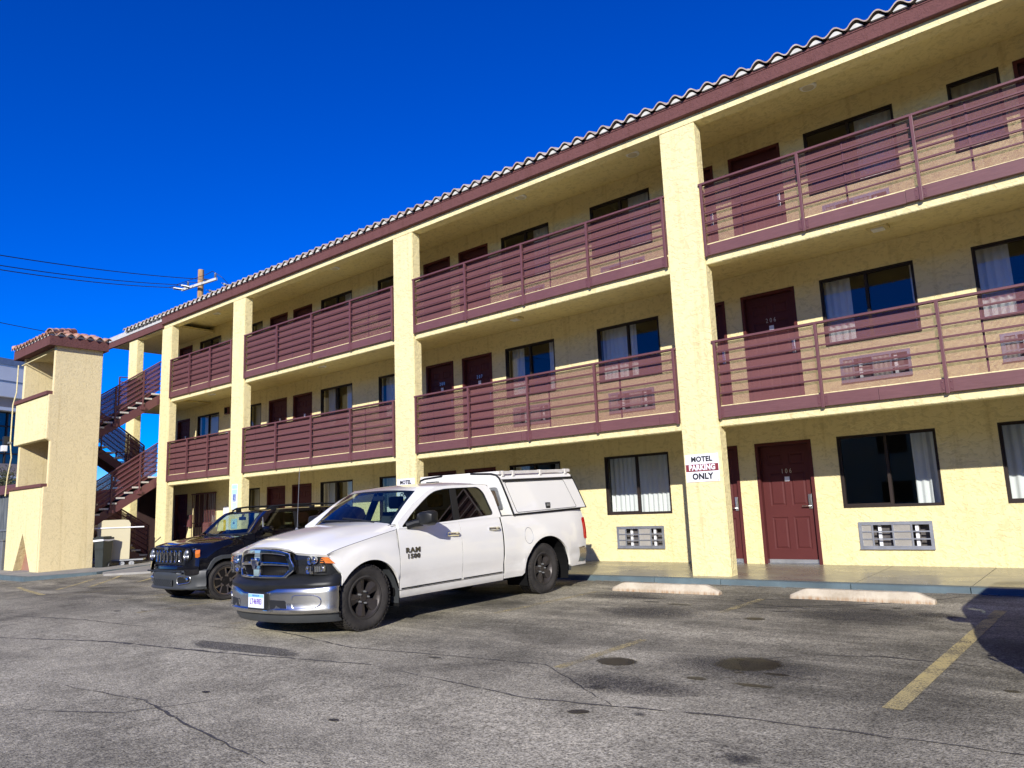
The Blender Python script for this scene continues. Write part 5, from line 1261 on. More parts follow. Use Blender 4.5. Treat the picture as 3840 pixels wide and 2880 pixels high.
    text_mesh('RAM', .083, M_badge, 'lettering', fd, Mb(.747, .862), .0035, 0, 1.36, .005); text_mesh('1500', .078, M_badge, 'lettering', fd, Mb(.752, .788), .003, 0, 1.26, .005)
    globals()['SPACING'] = 1.06
    # mirrors
    for s in (1, -1):
        m = MB(); m.smooth = True
        R = []
        for x, y0, y1, z0, z1 in ((.985, .82, .93, 1.19, 1.27), (1.02, .80, .95, 1.165, 1.325), (1.10, .785, .955, 1.150, 1.345), (1.20, .80, .95, 1.155, 1.345), (1.245, .83, .945, 1.18, 1.325), (1.255, .86, .93, 1.21, 1.30)):
            R.append([(s*x, y, z) for y, z in rounded([(y0, z0+.02), (y1, z0), (y1, z1), (y0, z1-.02)], .03, 3)])
        m.loft(R, True, True); m.tube([(s*.93, .70, 1.16), (s*1.0, .78, 1.19), (s*1.06, .86, 1.2)], [.05, .045, .05], 10)
        m.build('mirror', M_trim, T)
    # ---------------- cab upper
    SX = lambda z: .95-.38*(z-1.15)
    fnL = lambda u, v, t: (SX(v)-t, u, v)
    outer = [(.545, 1.135), (.549, 1.207), (.80, 1.372), (1.046, 1.507), (1.22, 1.592), (1.393, 1.650), (1.766, 1.672), (2.35, 1.676), (2.47, 1.664), (2.528, 1.625), (2.566, 1.488), (2.578, 1.203), (2.56, 1.19), (1.62, 1.168), (.65, 1.130)]
    hole = rounded([(.605, 1.150), (.85, 1.318), (1.088, 1.458), (1.24, 1.538), (1.367, 1.588), (1.569, 1.617), (1.75, 1.624), (2.27, 1.636), (2.36, 1.560), (2.425, 1.235), (1.68, 1.196), (1.3, 1.180)], [.03, .05, .05, .05, .06, .05, .05, .09, .06, .06, .03, .03])
    for s in (1, -1):
        fn = (lambda u, v, t: (SX(v)-t, u, v)) if s > 0 else (lambda u, v, t: (-(SX(v)-t), u, v))
        b = MB(); poly_holes(b, outer, [hole], fn, 0, .035); b.build('cab_frame', M_wpaint, T, recalc=True)
        g1 = [(.58, 1.14), (.85, 1.33), (1.088, 1.47), (1.24, 1.55), (1.367, 1.60), (1.569, 1.63), (1.70, 1.632), (1.60, 1.185), (1.3, 1.175)]; g2 = [(1.70, 1.19), (1.80, 1.632), (2.30, 1.65), (2.38, 1.57), (2.44, 1.22)]
        for G_ in (g1, g2): b = MB(); b.poly([fn(u, v, .012) for u, v in (G_ if s > 0 else G_[::-1])]); b.build('side_window', M_tint2 if (s < 0) else M_tint, T)
        b = MB(); b.prism([(1.575, 1.18), (1.70, 1.185), (1.805, 1.634), (1.68, 1.632)], fn, .004, .03); b.build('pillar_cover', M_trim, T)
        b = MB(); b.smooth = True; b.tube([fn(u, v, .004) for u, v in hole+[hole[0]]], .006, 5); b.build('window_seal', M_trim, T)
    # windscreen and A pillars
    def ws(u, q):
        a = abs(u); bx, by, bz = .785*u, .50+.075*a**2.2, 1.238-.05*a**2.5; tx, ty, tz = .685*u, 1.035+.07*a**2.2, 1.632-.028*a**2.2
        return (lerp(bx, tx, q), lerp(by, ty, q)-.012*math.sin(pi*q), lerp(bz, tz, q)+.010*math.sin(pi*q))
    U = [-1+.125*i for i in range(17)]
    b = MB(); b.smooth = True; b.loft([[ws(u, j/6) for j in range(7)] for u in U]); b.build('windscreen', M_wind, T)
    b = MB(); b.smooth = True
    rim = [ws(-1+.125*i, 0) for i in range(17)]+[ws(1, j/6) for j in range(1, 7)]+[ws(1-.125*i, 1) for i in range(1, 17)]+[ws(-1, 1-j/6) for j in range(1, 7)]
    cen = Vector((0, .78, 1.44))
    inn = []
    for p in rim: d = cen-Vector(p); inn.append(Vector(p)+d.normalized()*.045)
    b.loft([rim, [tuple(p+Vector((0, -.003, .004))) for p in inn]], True); b.build('windscreen_border', M_black, T)
    for s in (1, -1):
        A = [ws(s, q) for q in (0, .25, .5, .75, 1)]; F = [(.549, 1.165), (.66, 1.282), (.88, 1.42), (1.10, 1.535), (1.393, 1.650)]
        b = MB(); b.smooth = True; b.loft([[a, (lerp(a[0], s*SX(f[1]), .55)+s*.012, lerp(a[1], f[0], .45)-.006, lerp(a[2], f[1], .5)+.012), (s*SX(f[1]), f[0], f[1])] for a, f in zip(A, F)]); b.build('pillar', M_wpaint, T)
    # roof
    b = MB(); b.smooth = True; rows = []
    for iv in range(13):
        v = iv/12; row = []
        for k in range(-10, 11):
            u = k/10; a = abs(u); x = u*.757
            yfr = 1.035+.07*min(1, a/.9)**2.2 if a <= .9 else 1.393
            y = lerp(yfr, 2.50, v)
            zc_ = interp([(0, 1.632), (.12, 1.668), (.3, 1.705), (.6, 1.732), (.9, 1.735), (1, 1.722)], v); ze = interp([(0, 1.651), (.2, 1.666), (.5, 1.673), (.9, 1.676), (1, 1.664)], v)
            z = ze+(zc_-ze)*(1-a**3.2)
            if v == 0 and a <= .9: z = ws(a/.9, 1)[2]
            row.append((x, y, z))
        rows.append(row)
    b.loft(rows); b.loft([rows[-1], [(x, 2.545, z-.05) for x, y, z in rows[-1]], [(x*1.13, 2.575, 1.2) for x, y, z in rows[-1]], [(x*1.15, 2.575, .6) for x, y, z in rows[-1]]]); b.build('roof', M_wpaint, T)
    b = MB(); b.cbox(-.1, .1, 2.10, 2.18, 1.735, 1.752, .006); b.build('roof_lamp', M_black, T)
    # interior
    b = MB(); b.smooth = False; b.box(-.86, .86, .52, .86, .7, 1.17); b.box(-.89, .89, .6, 2.5, .48, .52); b.box(-.2, .2, .85, 1.5, .5, .85); b.box(-.7, .7, 2.42, 2.5, .5, 1.3); ds = b.build('dashboard', M_inter, T)
    for x in (-.4, .4): seat(T, x, 1.62, .72, M_inter, .25)
    seat(T, 0, 2.32, .72, M_inter, .7, False, .5)
    b = MB(); b.smooth = True; b.tube([(.4+.18*math.cos(a), .98+.06*math.sin(a), 1.10+.17*math.sin(a)) for a in [2*pi*k/20 for k in range(21)]], .014, 6); b.tube([(.4, .85, 1.02), (.4, .98, 1.1)], .03, 6); b.tube([(.23, .98, 1.1), (.57, .98, 1.1)], .014, 6); b.build('steering_wheel', M_inter, T)
    b = MB(); b.cbox(-.11, .11, 1.06, 1.09, 1.50, 1.56, .01); b.tube([(0, 1.07, 1.55), (0, 1.06, 1.61)], .012, 6); b.build('rear_view_mirror', M_black, T)
    # wipers, cowl, aerial
    b = MB(); b.loft([[(x*.80, .455+.06*abs(x)**2+.0, 1.226-.05*abs(x)**2.5) for x in U], [(x*.80, .53+.08*abs(x)**2, 1.242-.05*abs(x)**2.5) for x in U]]); b.build('cowl', M_trim, T)
    b = MB(); b.tube([(.55, .50, 1.225), (.25, .51, 1.262), (-.12, .55, 1.285)], .010, 5); b.tube([(.10, .49, 1.24), (-.25, .51, 1.262), (-.62, .58, 1.262)], .010, 5); b.build('wiper', M_black, T)
    b = MB(); b.tube([(-.80, .30, 1.15), (-.80, .32, 1.18)], .018, 8); b.tube([(-.80, .32, 1.18), (-.80, .36, 2.0)], .0035, 5); b.build('aerial', M_metalgrey, T)
    # ---------------- canopy
    CS = [(.950, 1.205), (.945, 1.24), (.90, 1.46), (.855, 1.66), (.842, 1.715), (.825, 1.765), (.785, 1.800), (.70, 1.822), (.4, 1.842), (0, 1.850)]
    yf_ = lambda z: 2.845-.29*(z-1.21); yr_ = lambda z: 4.805-.42*(z-1.26)
    def cp(x, z, q): y = lerp(yf_(z), yr_(z), q); return (x, y, z+.024*(y-2.6))
    b = MB(); b.smooth = True; rows = []
    for q in [0, .02, .25, .5, .75, .98, 1]:
        rows.append([cp(-x, z, q) for x, z in reversed(CS[:-1])]+[cp(x, z, q) for x, z in CS][::1] if False else [cp(x, z, q) for x, z in CS]+[cp(-x, z, q) for x, z in reversed(CS[:-1])])
    b.loft(rows); b.smooth = False; b.poly(rows[0][::-1]); b.poly(rows[-1]); can = b.build('canopy', M_wpaint, T)
    sx = lambda z: interp([(p[1], p[0]) for p in CS], z)
    for s in (1, -1):
        t = MB(); t.smooth = True
        edge = lambda q, z, o=.004: (lambda p: (s*(p[0]+o), p[1], p[2]))(cp(sx(z), z, q))
        t.tube([edge(.004, z) for z in (1.205, 1.46, 1.66, 1.75)]+[(s*.79, yf_(1.80)+.0, 1.806), (s*.70, yf_(1.82), 1.828), (s*.3, yf_(1.84), 1.85)], .015, 6); t.tube([edge(.997, z) for z in (1.205, 1.46, 1.66, 1.76)], .010, 5)
        t.loft([[edge(q, 1.700, .003), edge(q, 1.703, .016), edge(q, 1.728, .016), edge(q, 1.738, .003)] for q in (.02, .5, .99)])
        t.tube([edge(q, 1.212, .004) for q in (0, .5, 1)], .008, 5); t.build('seal_strip', M_trim, can)
        d = MB(); L = rounded([(.055, 1.235), (.86, 1.232), (.845, 1.688), (.045, 1.690)], .02, 2)
        d.tube([edge(q, z, .001) for q, z in L+[L[0]]], .0045, 4); d.build('door_seam', M_trim, can)
        h = MB(); p = edge(.47, 1.30); h.cbox(p[0]-.012, p[0]+.012, p[1]-.055, p[1]+.055, p[2]-.045, p[2]+.045, .006); hl = h.build('latch', M_black, can); h = MB(); h.cbox(p[0]-.005*s-.014, p[0]-.005*s+.022, p[1]-.04, p[1]+.04, p[2]-.012, p[2]+.026, .004); h.build('latch_paddle', M_metalgrey, can)
    f = MB(); yy = lambda z: yf_(z)-.012
    fnF = lambda u, v, t: (u, yf_(v)-t, v)
    poly_holes(f, rounded([(-.78, 1.30), (.80, 1.30), (.77, 1.63), (-.75, 1.63)], .04), [rounded([(-.73, 1.345), (.745, 1.345), (.72, 1.585), (-.70, 1.585)], .03)], fnF, .001, .02); f.build('front_window_frame', M_alum, can, recalc=True)
    f = MB(); f.poly([fnF(u, v, .006) for u, v in ((-.74, 1.335), (.755, 1.335), (.73, 1.595), (-.71, 1.595))]); f.build('front_window', mat('dark_pane', (.10, .075, .055), .1), can)
    r = MB(); zt = lambda y: 1.816+.026*(y-2.7)
    for s in (1, -1): r.loft([[(s*.80+dx, y, zt(y)+dz) for dx, dz in ((-.022, .0), (.022, 0), (.022, .045), (-.022, .045))] for y in (2.70, 4.58)], True, True)
    for y in (2.74, 4.54): r.box(-.82, .82, y-.022, y+.022, zt(y)+.002, zt(y)+.048)
    for s in (1, -1):
        for y in (2.8, 3.05, 3.75, 4.45): r.box(s*.80-.028, s*.80+.028, y-.022, y+.022, zt(y)-.03, zt(y)+.050)
    r.build('ladder_rack', varied('rack_aluminium', (.74, .71, .64), .5, 6, .12, 0, 0), can)
    return T
TRUCK = pickup()
# ------------------------------------------------------------------ small black SUV
def suv():
    T = empty('suv'); tag(T, 'small black SUV with seven slot grille, round headlights and roof rails beside the white pickup', 'SUV')
    T.matrix_world = xf(-1.0, Vector((-13.0, -4.67, -.044)))
    YF, YR, Rw, zc = .06, 2.42, .322, .312
    XT = [(.25, .86), (.33, .885), (.45, .895), (.60, .900), (.75, .905), (.90, .895), (1.0, .880), (1.09, .865), (1.14, .850)]
    def X(y, z):
        x = interp(XT, z)
        if y < .15: x -= .085*((.15-y)/.6)**2.2
        if y > 2.5: x -= .06*((y-2.5)/.6)**2
        return x
    farch = lambda y, y0=YF: interp([(-.40, .25), (-.33, .45), (-.22, .63), (-.10, .685), (.12, .685), (.24, .63), (.34, .46), (.40, .25)], y-y0)
    def ys_(a, c, st, *ex): n = max(1, round((c-a)/st)); return sorted(set([round(a+(c-a)*i/n, 4) for i in range(n+1)]+[e for e in ex if a < e < c]))
    # hood: grid from front lip to cowl
    FE = [(0, -.565, .925), (.2, -.56, .928), (.40, -.545, .926), (.58, -.52, .915), (.70, -.47, .895), (.78, -.40, .872)]
    RE = [(0, .40, 1.045), (.2, .405, 1.046), (.40, .425, 1.046), (.58, .46, 1.048), (.76, .52, 1.055), (.868, .57, 1.072)]
    hood = []
    for iv in range(11):
        v = iv/10; row = []
        for k, (f, r) in enumerate(zip(FE, RE)):
            x, y = lerp(f[0], r[0], v), lerp(f[1], r[1], v); z = f[2]+(r[2]-f[2])*v**.62
            if k in (2,): z += .018*math.sin(pi*v)**.6
            if k in (0, 1): z += .008*math.sin(pi*v)
            if k == 5: x += .03*math.sin(pi*v*.8)
            row.append((x, y, z))
        hood.append(row)
    nose = [[(p[0]*1.0, p[1]-.012, p[2]-.02) for p in hood[0]], [(p[0]*1.0, p[1]-.008, p[2]-.05) for p in hood[0]]]
    b = MB(); b.smooth = True; b.loft([[(-p[0], p[1], p[2]) for p in reversed(r[1:])]+r for r in [nose[1], nose[0]]+hood]); b.build('hood', M_bpaint, T)
    ed = [r[-1] for r in hood]; fzt = lambda y: interp([(p[1], p[2]) for p in ed], y); fxt = lambda y: interp([(p[1], p[0]) for p in ed], y)
    belt = lambda y: 1.085+(y-.55)*.035
    for s in (1, -1):
        rows = []
        for y in ys_(-.40, .565, .05):
            a = .50 if y < -.34 else max(.40, farch(y)+.05); t = fzt(y) if y < .56 else 1.085; col = []
            for j in range(10):
                q = j/9; z = a+(t-a)*q; x = lerp(X(y, z), fxt(y), smooth(.55, 1, q))
                col.append((s*x, y, z))
            rows.append(col)
        b = MB(); b.smooth = True; b.loft(rows); fd = b.build('fender', M_bpaint, T)
        # bumper corner wraps from lamp to fender
        b = MB(); b.smooth = True; rows = []
        for x, y in ((.60, -.535), (.68, -.515), (.74, -.48), (.785, -.43), (.81, -.39)):
            rows.append([(s*(x+.02), y-.015, .455), (s*(x+.025), y-.025, .52), (s*(x+.02), y-.02, .60), (s*(x+.005), y-.005, .70), (s*x, y, .80), (s*(x-.012), y+.01, .875)])
        b.loft(rows); b.build('bumper_corner', M_bpaint, T)
        am = MB(); am.smooth = True; am.loft([[(s*(interp([(-.50, .80), (-.40, .832)], y)-.0), y-.012, z0), (s*(interp([(-.50, .815), (-.40, .85)], y)), y-.025, (z0+z1)/2), (s*(interp([(-.50, .80), (-.40, .832)], y)), y-.012, z1)] for y, z0, z1 in ((-.455, .735, .85), (-.42, .728, .855), (-.385, .745, .855))]); am.build('side_marker', M_amber, T)
        for nm, a, c in (('front_door', .575, 1.435), ('rear_door', 1.442, 2.28)):
            b = MB(); b.smooth = True; rows = []
            for y in ys_(a, c, .12): rows.append([(s*(X(y, .40)-.03), y, .40)]+[(s*X(y, z), y, z) for z in [lerp(.40, belt(y), j/9) for j in range(10)]])
            rows = [[(p[0]-s*.02, p[1], p[2]) for p in rows[0]]]+rows+[[(p[0]-s*.02, p[1], p[2]) for p in rows[-1]]]
            b.loft(rows); d = b.build(nm, M_bpaint, T)
            h = MB(); hy, hz = c-.16, .985; xx = X(hy, hz); h.tube([(s*(xx+.005), hy-.09, hz), (s*(xx+.03), hy-.06, hz), (s*(xx+.03), hy+.06, hz), (s*(xx+.005), hy+.09, hz)], .014, 6); h.build('handle', M_bpaint, d)
        b = MB(); b.smooth = True; rows = []
        for y in ys_(2.287, 3.06, .06):
            a = max(.42, farch(y, YR)+.05); rows.append([(s*X(y, z), y, z) for z in [lerp(a, 1.15, j/8) for j in range(9)]])
        b.loft(rows); b.build('quarter_panel', M_bpaint, T)
        # cladding: sills and arch flares
        b = MB(); b.smooth = True
        b.loft([[(s*.86, y, .25), (s*.905, y, .27), (s*.915, y, .37), (s*.90, y, .41)] for y in (.40, .8, 1.4, 2.1)]); b.build('sill_cladding', M_clad, T)
        for y0 in (YF, YR):
            out = [(-.43, .25), (-.40, .43), (-.29, .66), (-.235, .715), (-.12, .752), (.13, .752), (.27, .70), (.36, .56), (.42, .40), (.42, .25)]; inn = [(-.37, .25), (-.33, .45), (-.23, .62), (-.18, .655), (-.10, .685), (.12, .685), (.22, .64), (.31, .48), (.36, .37), (.37, .25)]
            b = MB(); b.smooth = False; L = []
            for (a, z), (c, w) in zip(out, inn):
                xo = X(y0+a, z); L.append([(s*(xo-.01), y0+a, z), (s*(xo+.018), y0+lerp(a, c, .2), lerp(z, w, .2)), (s*(xo+.022), y0+c, w), (s*(xo-.06), y0+c, w)])
            b.loft(L); b.build('arch_cladding', M_clad, T)
    # front panel with slots and lamps
    fy = lambda x: -.560+.13*x*x+.12*max(0, abs(x)-.5)**1.5
    pan = MB(); pan.smooth = True; O_ = rounded([(-.76, .66), (-.62, .615), (.62, .615), (.76, .66), (.80, .80), (.73, .895), (-.73, .895), (-.80, .80)], .07, 5)
    us = [-.8+.05*i for i in range(33)]
    def inpoly(u, v): return abs(u) < interp([(.60, .60), (.66, .75), (.78, .785), (.9, .72)], v)
    pan.loft([[(u, fy(u)+.015, v) for v in (.60, .66, .74, .82, .9)] for u in [-.74+.037*i for i in range(41)]]); pan.build('front_panel', M_trim, T)
    for i in range(7):
        x = -.435+i*.145; sl = MB(); sl.smooth = True; z0, z1 = .655, .845; k = 1-.0*abs(x); pts = [(x+.036*math.cos(a), z1-.036+.036*math.sin(a)) for a in [pi*q/8 for q in range(9)]]+[(x-.036*.92+.0+.033*(math.cos(a)+1), z0+.033+.033*math.sin(a)) for a in [pi+pi*q/8 for q in range(9)]]
        pts.append(pts[0]); sl.tube([(u, fy(u)-.004, v) for u, v in pts], .0095, 6); sl.build('grille_slot_ring', M_chrome, T)
        sl = MB(); sl.poly([(u, fy(u)+.004, v) for u, v in pts[:-1]]); sl.build('grille_slot', M_black, T)
    for s in (1, -1):
        c = (s*.635, -.532, .775); h = MB(); h.smooth = True; h.lathe([(.092, .03), (.108, -.005), (.112, -.012), (.118, .0), (.12, .03)], c, 'y', 32); hl = h.build('headlight', M_trim, T)
        q = MB(); q.smooth = True; q.lathe([(0, .03), (.05, .026), (.09, .010), (.098, .0)], c, 'y', 28); q.build('reflector', M_chrome_d, hl)
        q = MB(); q.smooth = True
        for dx, dz, r in ((0, .045, .038), (-.035, -.028, .034), (.035, -.028, .034)): q.lathe([(0, -.018), (r*.6, -.012), (r, .004), (r, .02)], (c[0]+dx, c[1], c[2]+dz), 'y', 16)
        q.build('lamp', M_alum, hl)
        q = MB(); q.smooth = True; q.lathe([(0, -.022), (.05, -.018), (.085, -.008), (.098, .004)], c, 'y', 28); q.build('lens', M_lens, hl)
        q = MB(); q.lathe([(0, -.02), (.014, -.018), (.017, 0)], (s*.775, -.47, .862), 'y', 10); q.build('washer_glint', M_chrome, T)
    # name badge on the hood lip: short chrome word
    text_mesh('Jeep', .078, M_chrome_d, 'lettering', T, Matrix.Translation((0.02, -.588, .893)) @ Matrix.Rotation(pi/2, 4, 'X'), .002, 0, 1.0, .003)
    # painted band and bumper
    PX = [0, .25, .45, .6, .7, .77, .82, .86, .885, .895]; yf = lambda x: -.60+.20*(x/.82)**2.8 if x <= .82 else -.40+(x-.82)/.075*.10
    XS = [-x for x in reversed(PX[1:])]+PX
    b = MB(); b.smooth = True; b.loft([[(x*.97, yf(abs(x))+.02, .525), (x*.975, yf(abs(x))-.005, .55), (x*.97, yf(abs(x))+.0, .585), (x*.96, yf(abs(x))+.03, .61), (x*.95, yf(abs(x))+.06, .625)] for x in XS if abs(x) < .83]); b.build('bumper_band', M_bpaint, T)
    b = MB(); b.smooth = True
    b.loft([[(x, yf(abs(x))+.04, .535), (x, yf(abs(x))-.01, .515), (x, yf(abs(x))-.022, .49), (x, yf(abs(x))-.022, .42-.02*smooth(.4, .6, abs(x))), (x, yf(abs(x))-.015, .385), (x, yf(abs(x))-.012, .30), (x, yf(abs(x))-.02, .265), (x*.995, yf(abs(x))-.05*(1-smooth(.6, .85, abs(x))), .238), (x*.99, yf(abs(x))-.04*(1-smooth(.6, .85, abs(x))), .222), (x*.95, yf(abs(x))+.06, .20)] for x in XS]); bp = b.build('front_bumper', M_clad, T)
    b = MB(); b.cbox(-.62, .62, -.625, -.60, .50, .525, .004); b.build('upper_intake', M_black, bp)
    q = MB(); q.box(-.33, .33, -.626, -.615, .275, .375); q.build('lower_intake', M_black, bp)
    q = MB()
    for sg in (1, -1):
        for k in range(-8, 9): q.tube([(max(-.33, min(.33, k*.075+sg*(z-.325)*1.4)), -.63, z) for z in (.275, .3, .325, .35, .375)], .0055, 4, False)
    q.build('intake_mesh', M_clad, bp)
    for s in (1, -1):
        R = rounded([(.46, .30), (.70, .33), (.72, .42), (.50, .435), (.44, .40)], .04)
        q = MB(); q.smooth = True; q.tube([(s*u, yf(u)-.028, v) for u, v in R+[R[0]]], .010, 6); fg = q.build('fog_lamp_bezel', M_chrome_d, bp)
        q = MB(); q.poly([(s*u, yf(u)-.024, v) for u, v in (R if s < 0 else R[::-1])]); q.build('fog_lamp_recess', M_trim, fg)
        q = MB(); q.smooth = True; q.lathe([(0, -.02), (.025, -.015), (.033, .0)], (s*.655, yf(.655)-.03, .385), 'y', 14); q.build('fog_lamp', M_chrome, fg)
        q = MB(); q.smooth = True; q.prism(rounded([(.42, .475), (.52, .468), (.56, .495), (.45, .505)], .01), lambda u, v, t: (s*u, yf(u)-.024-t, v), 0, .006); q.build('lamp_strip', M_alum, bp)
    b = MB(); b.box(-.6, .6, -.5, 2.9, .20, .40); b.box(-.84, .84, .45, 2.0, .26, .40); b.box(-.84, .84, .40, .44, .3, 1.05); b.box(-.55, .55, -.50, .4, .4, .88)
    for s in (1, -1):
        k = MB(); liner(k, .52, .87, YF, .30, .40); liner(k, .52, .87, YR, .30, .40); b.add([(s*x, y, z) for x, y, z in k.v], k.f)
        b.box(s*.835-.005, s*.835+.005, .45, 2.9, .4, 1.06)
    b.build('underbody', M_dark, T)
    for x, s in ((.765, 1), (-.765, -1)):
        for y in (YF, YR): make_wheel(T, x, y, Rw, .215, .225, 'suv', s, zc)
    # upper body
    SX = lambda z: .862-.34*(z-1.10)
    outer = [(.45, 1.07), (.56, 1.16), (.72, 1.33), (.86, 1.435), (1.0, 1.470), (2.0, 1.480), (2.85, 1.462), (3.02, 1.40), (3.08, 1.10), (2.2, 1.12), (.6, 1.075)]
    hole = rounded([(.60, 1.105), (.76, 1.30), (.86, 1.385), (.98, 1.415), (2.0, 1.425), (2.72, 1.40), (2.82, 1.20), (2.0, 1.145), (1.3, 1.125)], .04)
    for s in (1, -1):
        fn = lambda u, v, t: (s*(SX(v)-t), u, v)
        b = MB(); poly_holes(b, outer, [hole], fn, 0, .03); b.build('cab_frame', M_bpaint, T, recalc=True)
        for G_ in ([(.57, 1.09), (.74, 1.31), (.735, 1.10)], [(.735, 1.095), (.765, 1.33), (.86, 1.40), (.98, 1.43), (1.42, 1.43), (1.40, 1.12)], [(1.47, 1.12), (1.475, 1.435), (2.06, 1.435), (2.12, 1.14)], [(2.17, 1.14), (2.12, 1.435), (2.74, 1.41), (2.85, 1.18)]):
            b = MB(); b.poly([fn(u, v, .010) for u, v in (G_ if s > 0 else G_[::-1])]); b.build('side_window', M_tint2 if s < 0 else M_tint, T)
        b = MB(); b.prism([(1.39, 1.11), (1.48, 1.11), (1.485, 1.435), (1.41, 1.435)], fn, .003, .02); b.build('pillar_cover', M_trim, T); b = MB(); b.prism([(2.11, 1.13), (2.18, 1.13), (2.13, 1.435), (2.05, 1.435)], fn, .003, .02); b.build('pillar_cover', M_trim, T)
        b = MB(); b.prism([(.735, 1.10), (.752, 1.10), (.775, 1.345), (.757, 1.33)], fn, -.004, .02); b.build('window_divider', M_alum, T)
        # roof rail
        b = MB(); b.smooth = True; b.tube([(s*.62, .95, 1.478), (s*.635, 1.04, 1.522), (s*.64, 1.25, 1.542), (s*.635, 1.9, 1.55), (s*.625, 2.55, 1.535), (s*.61, 2.72, 1.505), (s*.60, 2.80, 1.475)], .017, 8)
        for y in (1.08, 1.9, 2.62): b.cbox(s*.625-.02, s*.625+.02, y-.05, y+.05, 1.465, 1.525, .008)
        b.build('roof_rail', M_trim, T)
        m = MB(); m.smooth = True; R = []
        for x, y0, y1, z0, z1 in ((.88, .70, .78, 1.09, 1.15), (.93, .67, .81, 1.06, 1.19), (1.02, .66, .815, 1.055, 1.195), (1.07, .68, .81, 1.07, 1.185), (1.085, .72, .79, 1.10, 1.16)): R.append([(s*x, y, z) for y, z in rounded([(y0, z0+.02), (y1, z0), (y1, z1), (y0, z1-.02)], .03, 3)])
        m.loft(R, True, True); m.tube([(s*.84, .70, 1.07), (s*.92, .73, 1.09)], .03, 8); m.build('mirror', M_bpaint, T)
    def ws(u, q):
        a = abs(u); bx, by, bz = .735*u, .40+.10*a**2, 1.045+.03*a**2; tx, ty, tz = .60*u, .90-.03*0+.02*a**2-.06*a**3, 1.452-.022*a**2
        return (lerp(bx, tx, q), lerp(by, ty, q)-.01*math.sin(pi*q), lerp(bz, tz, q)+.008*math.sin(pi*q))
    U = [-1+.125*i for i in range(17)]
    b = MB(); b.smooth = True; b.loft([[ws(u, j/6) for j in range(7)] for u in U]); b.build('windscreen', M_wind, T)
    b = MB(); b.smooth = True; rim = [ws(u, 0) for u in U]+[ws(1, j/6) for j in range(1, 7)]+[ws(-u, 1) for u in U[1:]]+[ws(-1, 1-j/6) for j in range(1, 7)]; cen = Vector((0, .65, 1.25)); inn = [Vector(p)+(cen-Vector(p)).normalized()*.04 for p in rim]
    b.loft([rim, [tuple(p+Vector((0, -.003, .004))) for p in inn]], True); b.build('windscreen_border', M_black, T)
    for s in (1, -1):
        A = [ws(s, q) for q in (0, .33, .66, 1)]; F = [(.50, 1.10), (.62, 1.23), (.745, 1.35), (.90, 1.445)]
        b = MB(); b.smooth = True; b.loft([[a, (lerp(a[0], s*SX(f[1]), .55)+s*.012, lerp(a[1], f[0], .4)-.004, lerp(a[2], f[1], .5)+.01), (s*SX(f[1]), f[0], f[1])] for a, f in zip(A, F)]); b.build('pillar', M_bpaint, T)
    b = MB(); b.smooth = True; rows = []
    for iv in range(9):
        v = iv/8; row = []
        for k in range(-8, 9):
            u = k/8; a = abs(u); yfr = ws(u/.82, 1)[1] if a <= .82 else .93; x = u*.738; y = lerp(yfr, 2.98, v)
            zc_ = interp([(0, 1.452), (.1, 1.478), (.4, 1.505), (.8, 1.50), (1, 1.475)], v); ze = interp([(0, 1.450), (.3, 1.472), (.9, 1.462), (1, 1.43)], v)
            row.append((x, y, ze+(zc_-ze)*(1-a**4)))
        rows.append(row)
    b.loft(rows); b.loft([rows[-1], [(x*1.02, 3.03, z-.06) for x, y, z in rows[-1]], [(x*1.12, 3.12, 1.1) for x, y, z in rows[-1]], [(x*1.14, 3.14, .4) for x, y, z in rows[-1]]]); b.build('roof', M_bpaint, T)
    b = MB(); b.box(-.80, .80, .46, .76, .8, 1.055); b.box(-.82, .82, .5, 2.9, .40, .44); b.box(-.15, .15, .76, 1.4, .44, .75); b.build('dashboard', M_inter, T)
    for x in (-.37, .37): seat(T, x, 1.42, .60, M_inter, .24, True, .58)
    seat(T, 0, 2.1, .60, M_inter, .62, False, .5)
    b = MB(); b.smooth = True; b.tube([(.37+.17*math.cos(a), .86+.06*math.sin(a), 1.00+.16*math.sin(a)) for a in [2*pi*k/20 for k in range(21)]], .013, 6); b.build('steering_wheel', M_inter, T)
    b = MB(); b.cbox(-.11, .11, .80, .83, 1.30, 1.36, .012); b.tube([(0, .81, 1.35), (0, .84, 1.42)], .02, 6); b.build('rear_view_mirror', M_black, T)
    b = MB(); b.cbox(-.06, .06, .52, .55, 1.09, 1.14, .008); b.tube([(0, .535, 1.05), (0, .535, 1.10)], .012, 6); b.build('phone_mount', M_black, T)
    b = MB(); b.tube([(.45, .40, 1.05), (.1, .415, 1.065), (-.2, .43, 1.07)], .009, 5); b.tube([(-.05, .39, 1.05), (-.35, .42, 1.065), (-.6, .47, 1.085)], .009, 5); b.build('wiper', M_black, T)
    return T
SUV = suv()
# neighbour parked just outside the frame on the right: its shadow falls into the empty stall
NB = copy_tree(SUV); NB.name = 'suv'
NB['label'] = 'black SUV parked outside the right edge, known only by its shadow on the empty stall'
NB.matrix_world = NBM if 'NBM' in globals() else xf(0, Vector((.565, -5.41, -.045)))
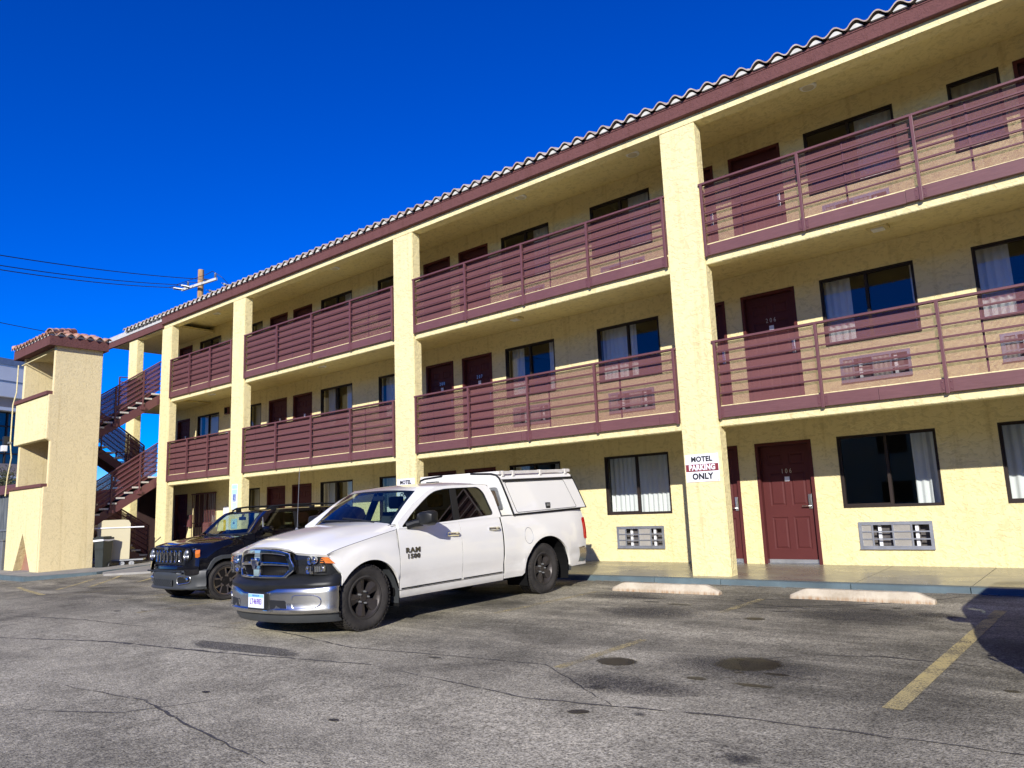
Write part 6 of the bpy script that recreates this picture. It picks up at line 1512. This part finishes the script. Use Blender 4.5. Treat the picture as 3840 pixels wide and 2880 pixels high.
# wing on the far side of the lot, seen only as reflections in glass and chrome
def opposite():
    e = empty('opposite_wing', (-8, -32, -.1)); tag(e, 'low cream motel wing with tiled roof across the lot, mirrored in the windows', 'building')
    b = MB(); hs = [(x, x+1.6, .9, 2.1) for x in range(-28, 30, 4)]+[(x, x+1.6, 3.7, 4.9) for x in range(-28, 30, 4)]; b.holes(-30, 30, 0, 7.6, hs, lambda u, v, t: (u, -t, v), 0, .2, ends=True); b.box(-30, -29.8, -6, -.2, 0, 7.6); b.box(29.8, 30, -6, -.2, 0, 7.6); b.build('wall', M_stucco, e)
    for a, c, z0, z1 in hs: q = MB(); q.quad((c, -.1, z0), (a, -.1, z0), (a, -.1, z1), (c, -.1, z1)); q.build('window', M_dark, e)
    q = MB(); q.poly([(-30.5, .9, 7.6), (30.5, .9, 7.6), (30.5, -3, 8.6), (-30.5, -3, 8.6)]); q.poly([(-30.5, -3, 8.6), (30.5, -3, 8.6), (30.5, -7, 7.6), (-30.5, -7, 7.6)]); q.box(-30.5, 30.5, .88, .92, 7.3, 7.6); q.build('roof', M_tile, e)
    w = empty('east_wing', (24, -12, -.1)); tag(w, 'cream motel wing with tiled roof right of the lot, mirrored in the pickup side windows', 'building')
    YX = lambda u, v, t: (t, u, v)
    b = MB(); hs2 = [(y, y+1.6, z, z+1.2) for y in range(-14, 12, 4) for z in (.9, 3.7)]; b.holes(-16, 14, 0, 6.4, hs2, YX, 0, .2, ends=True); b.box(.2, 6, -16, -15.8, 0, 6.4); b.build('wall', M_stucco, w)
    for a, c, z0, z1 in hs2: q = MB(); q.quad((.1, a, z0), (.1, c, z0), (.1, c, z1), (.1, a, z1)); q.build('window', M_dark, w)
    q = MB()
    for r in range(8): z = 6.4+r*.17; x = -.9+r*.42; q.poly([(x, -16.5, z+.05), (x, 14.5, z+.05), (x+.5, 14.5, z+.20), (x+.5, -16.5, z+.20)]); q.box(x, x+.02, -16.5, 14.5, z-.02, z+.05)
    q.build('roof', M_tile_pale, w)
opposite()
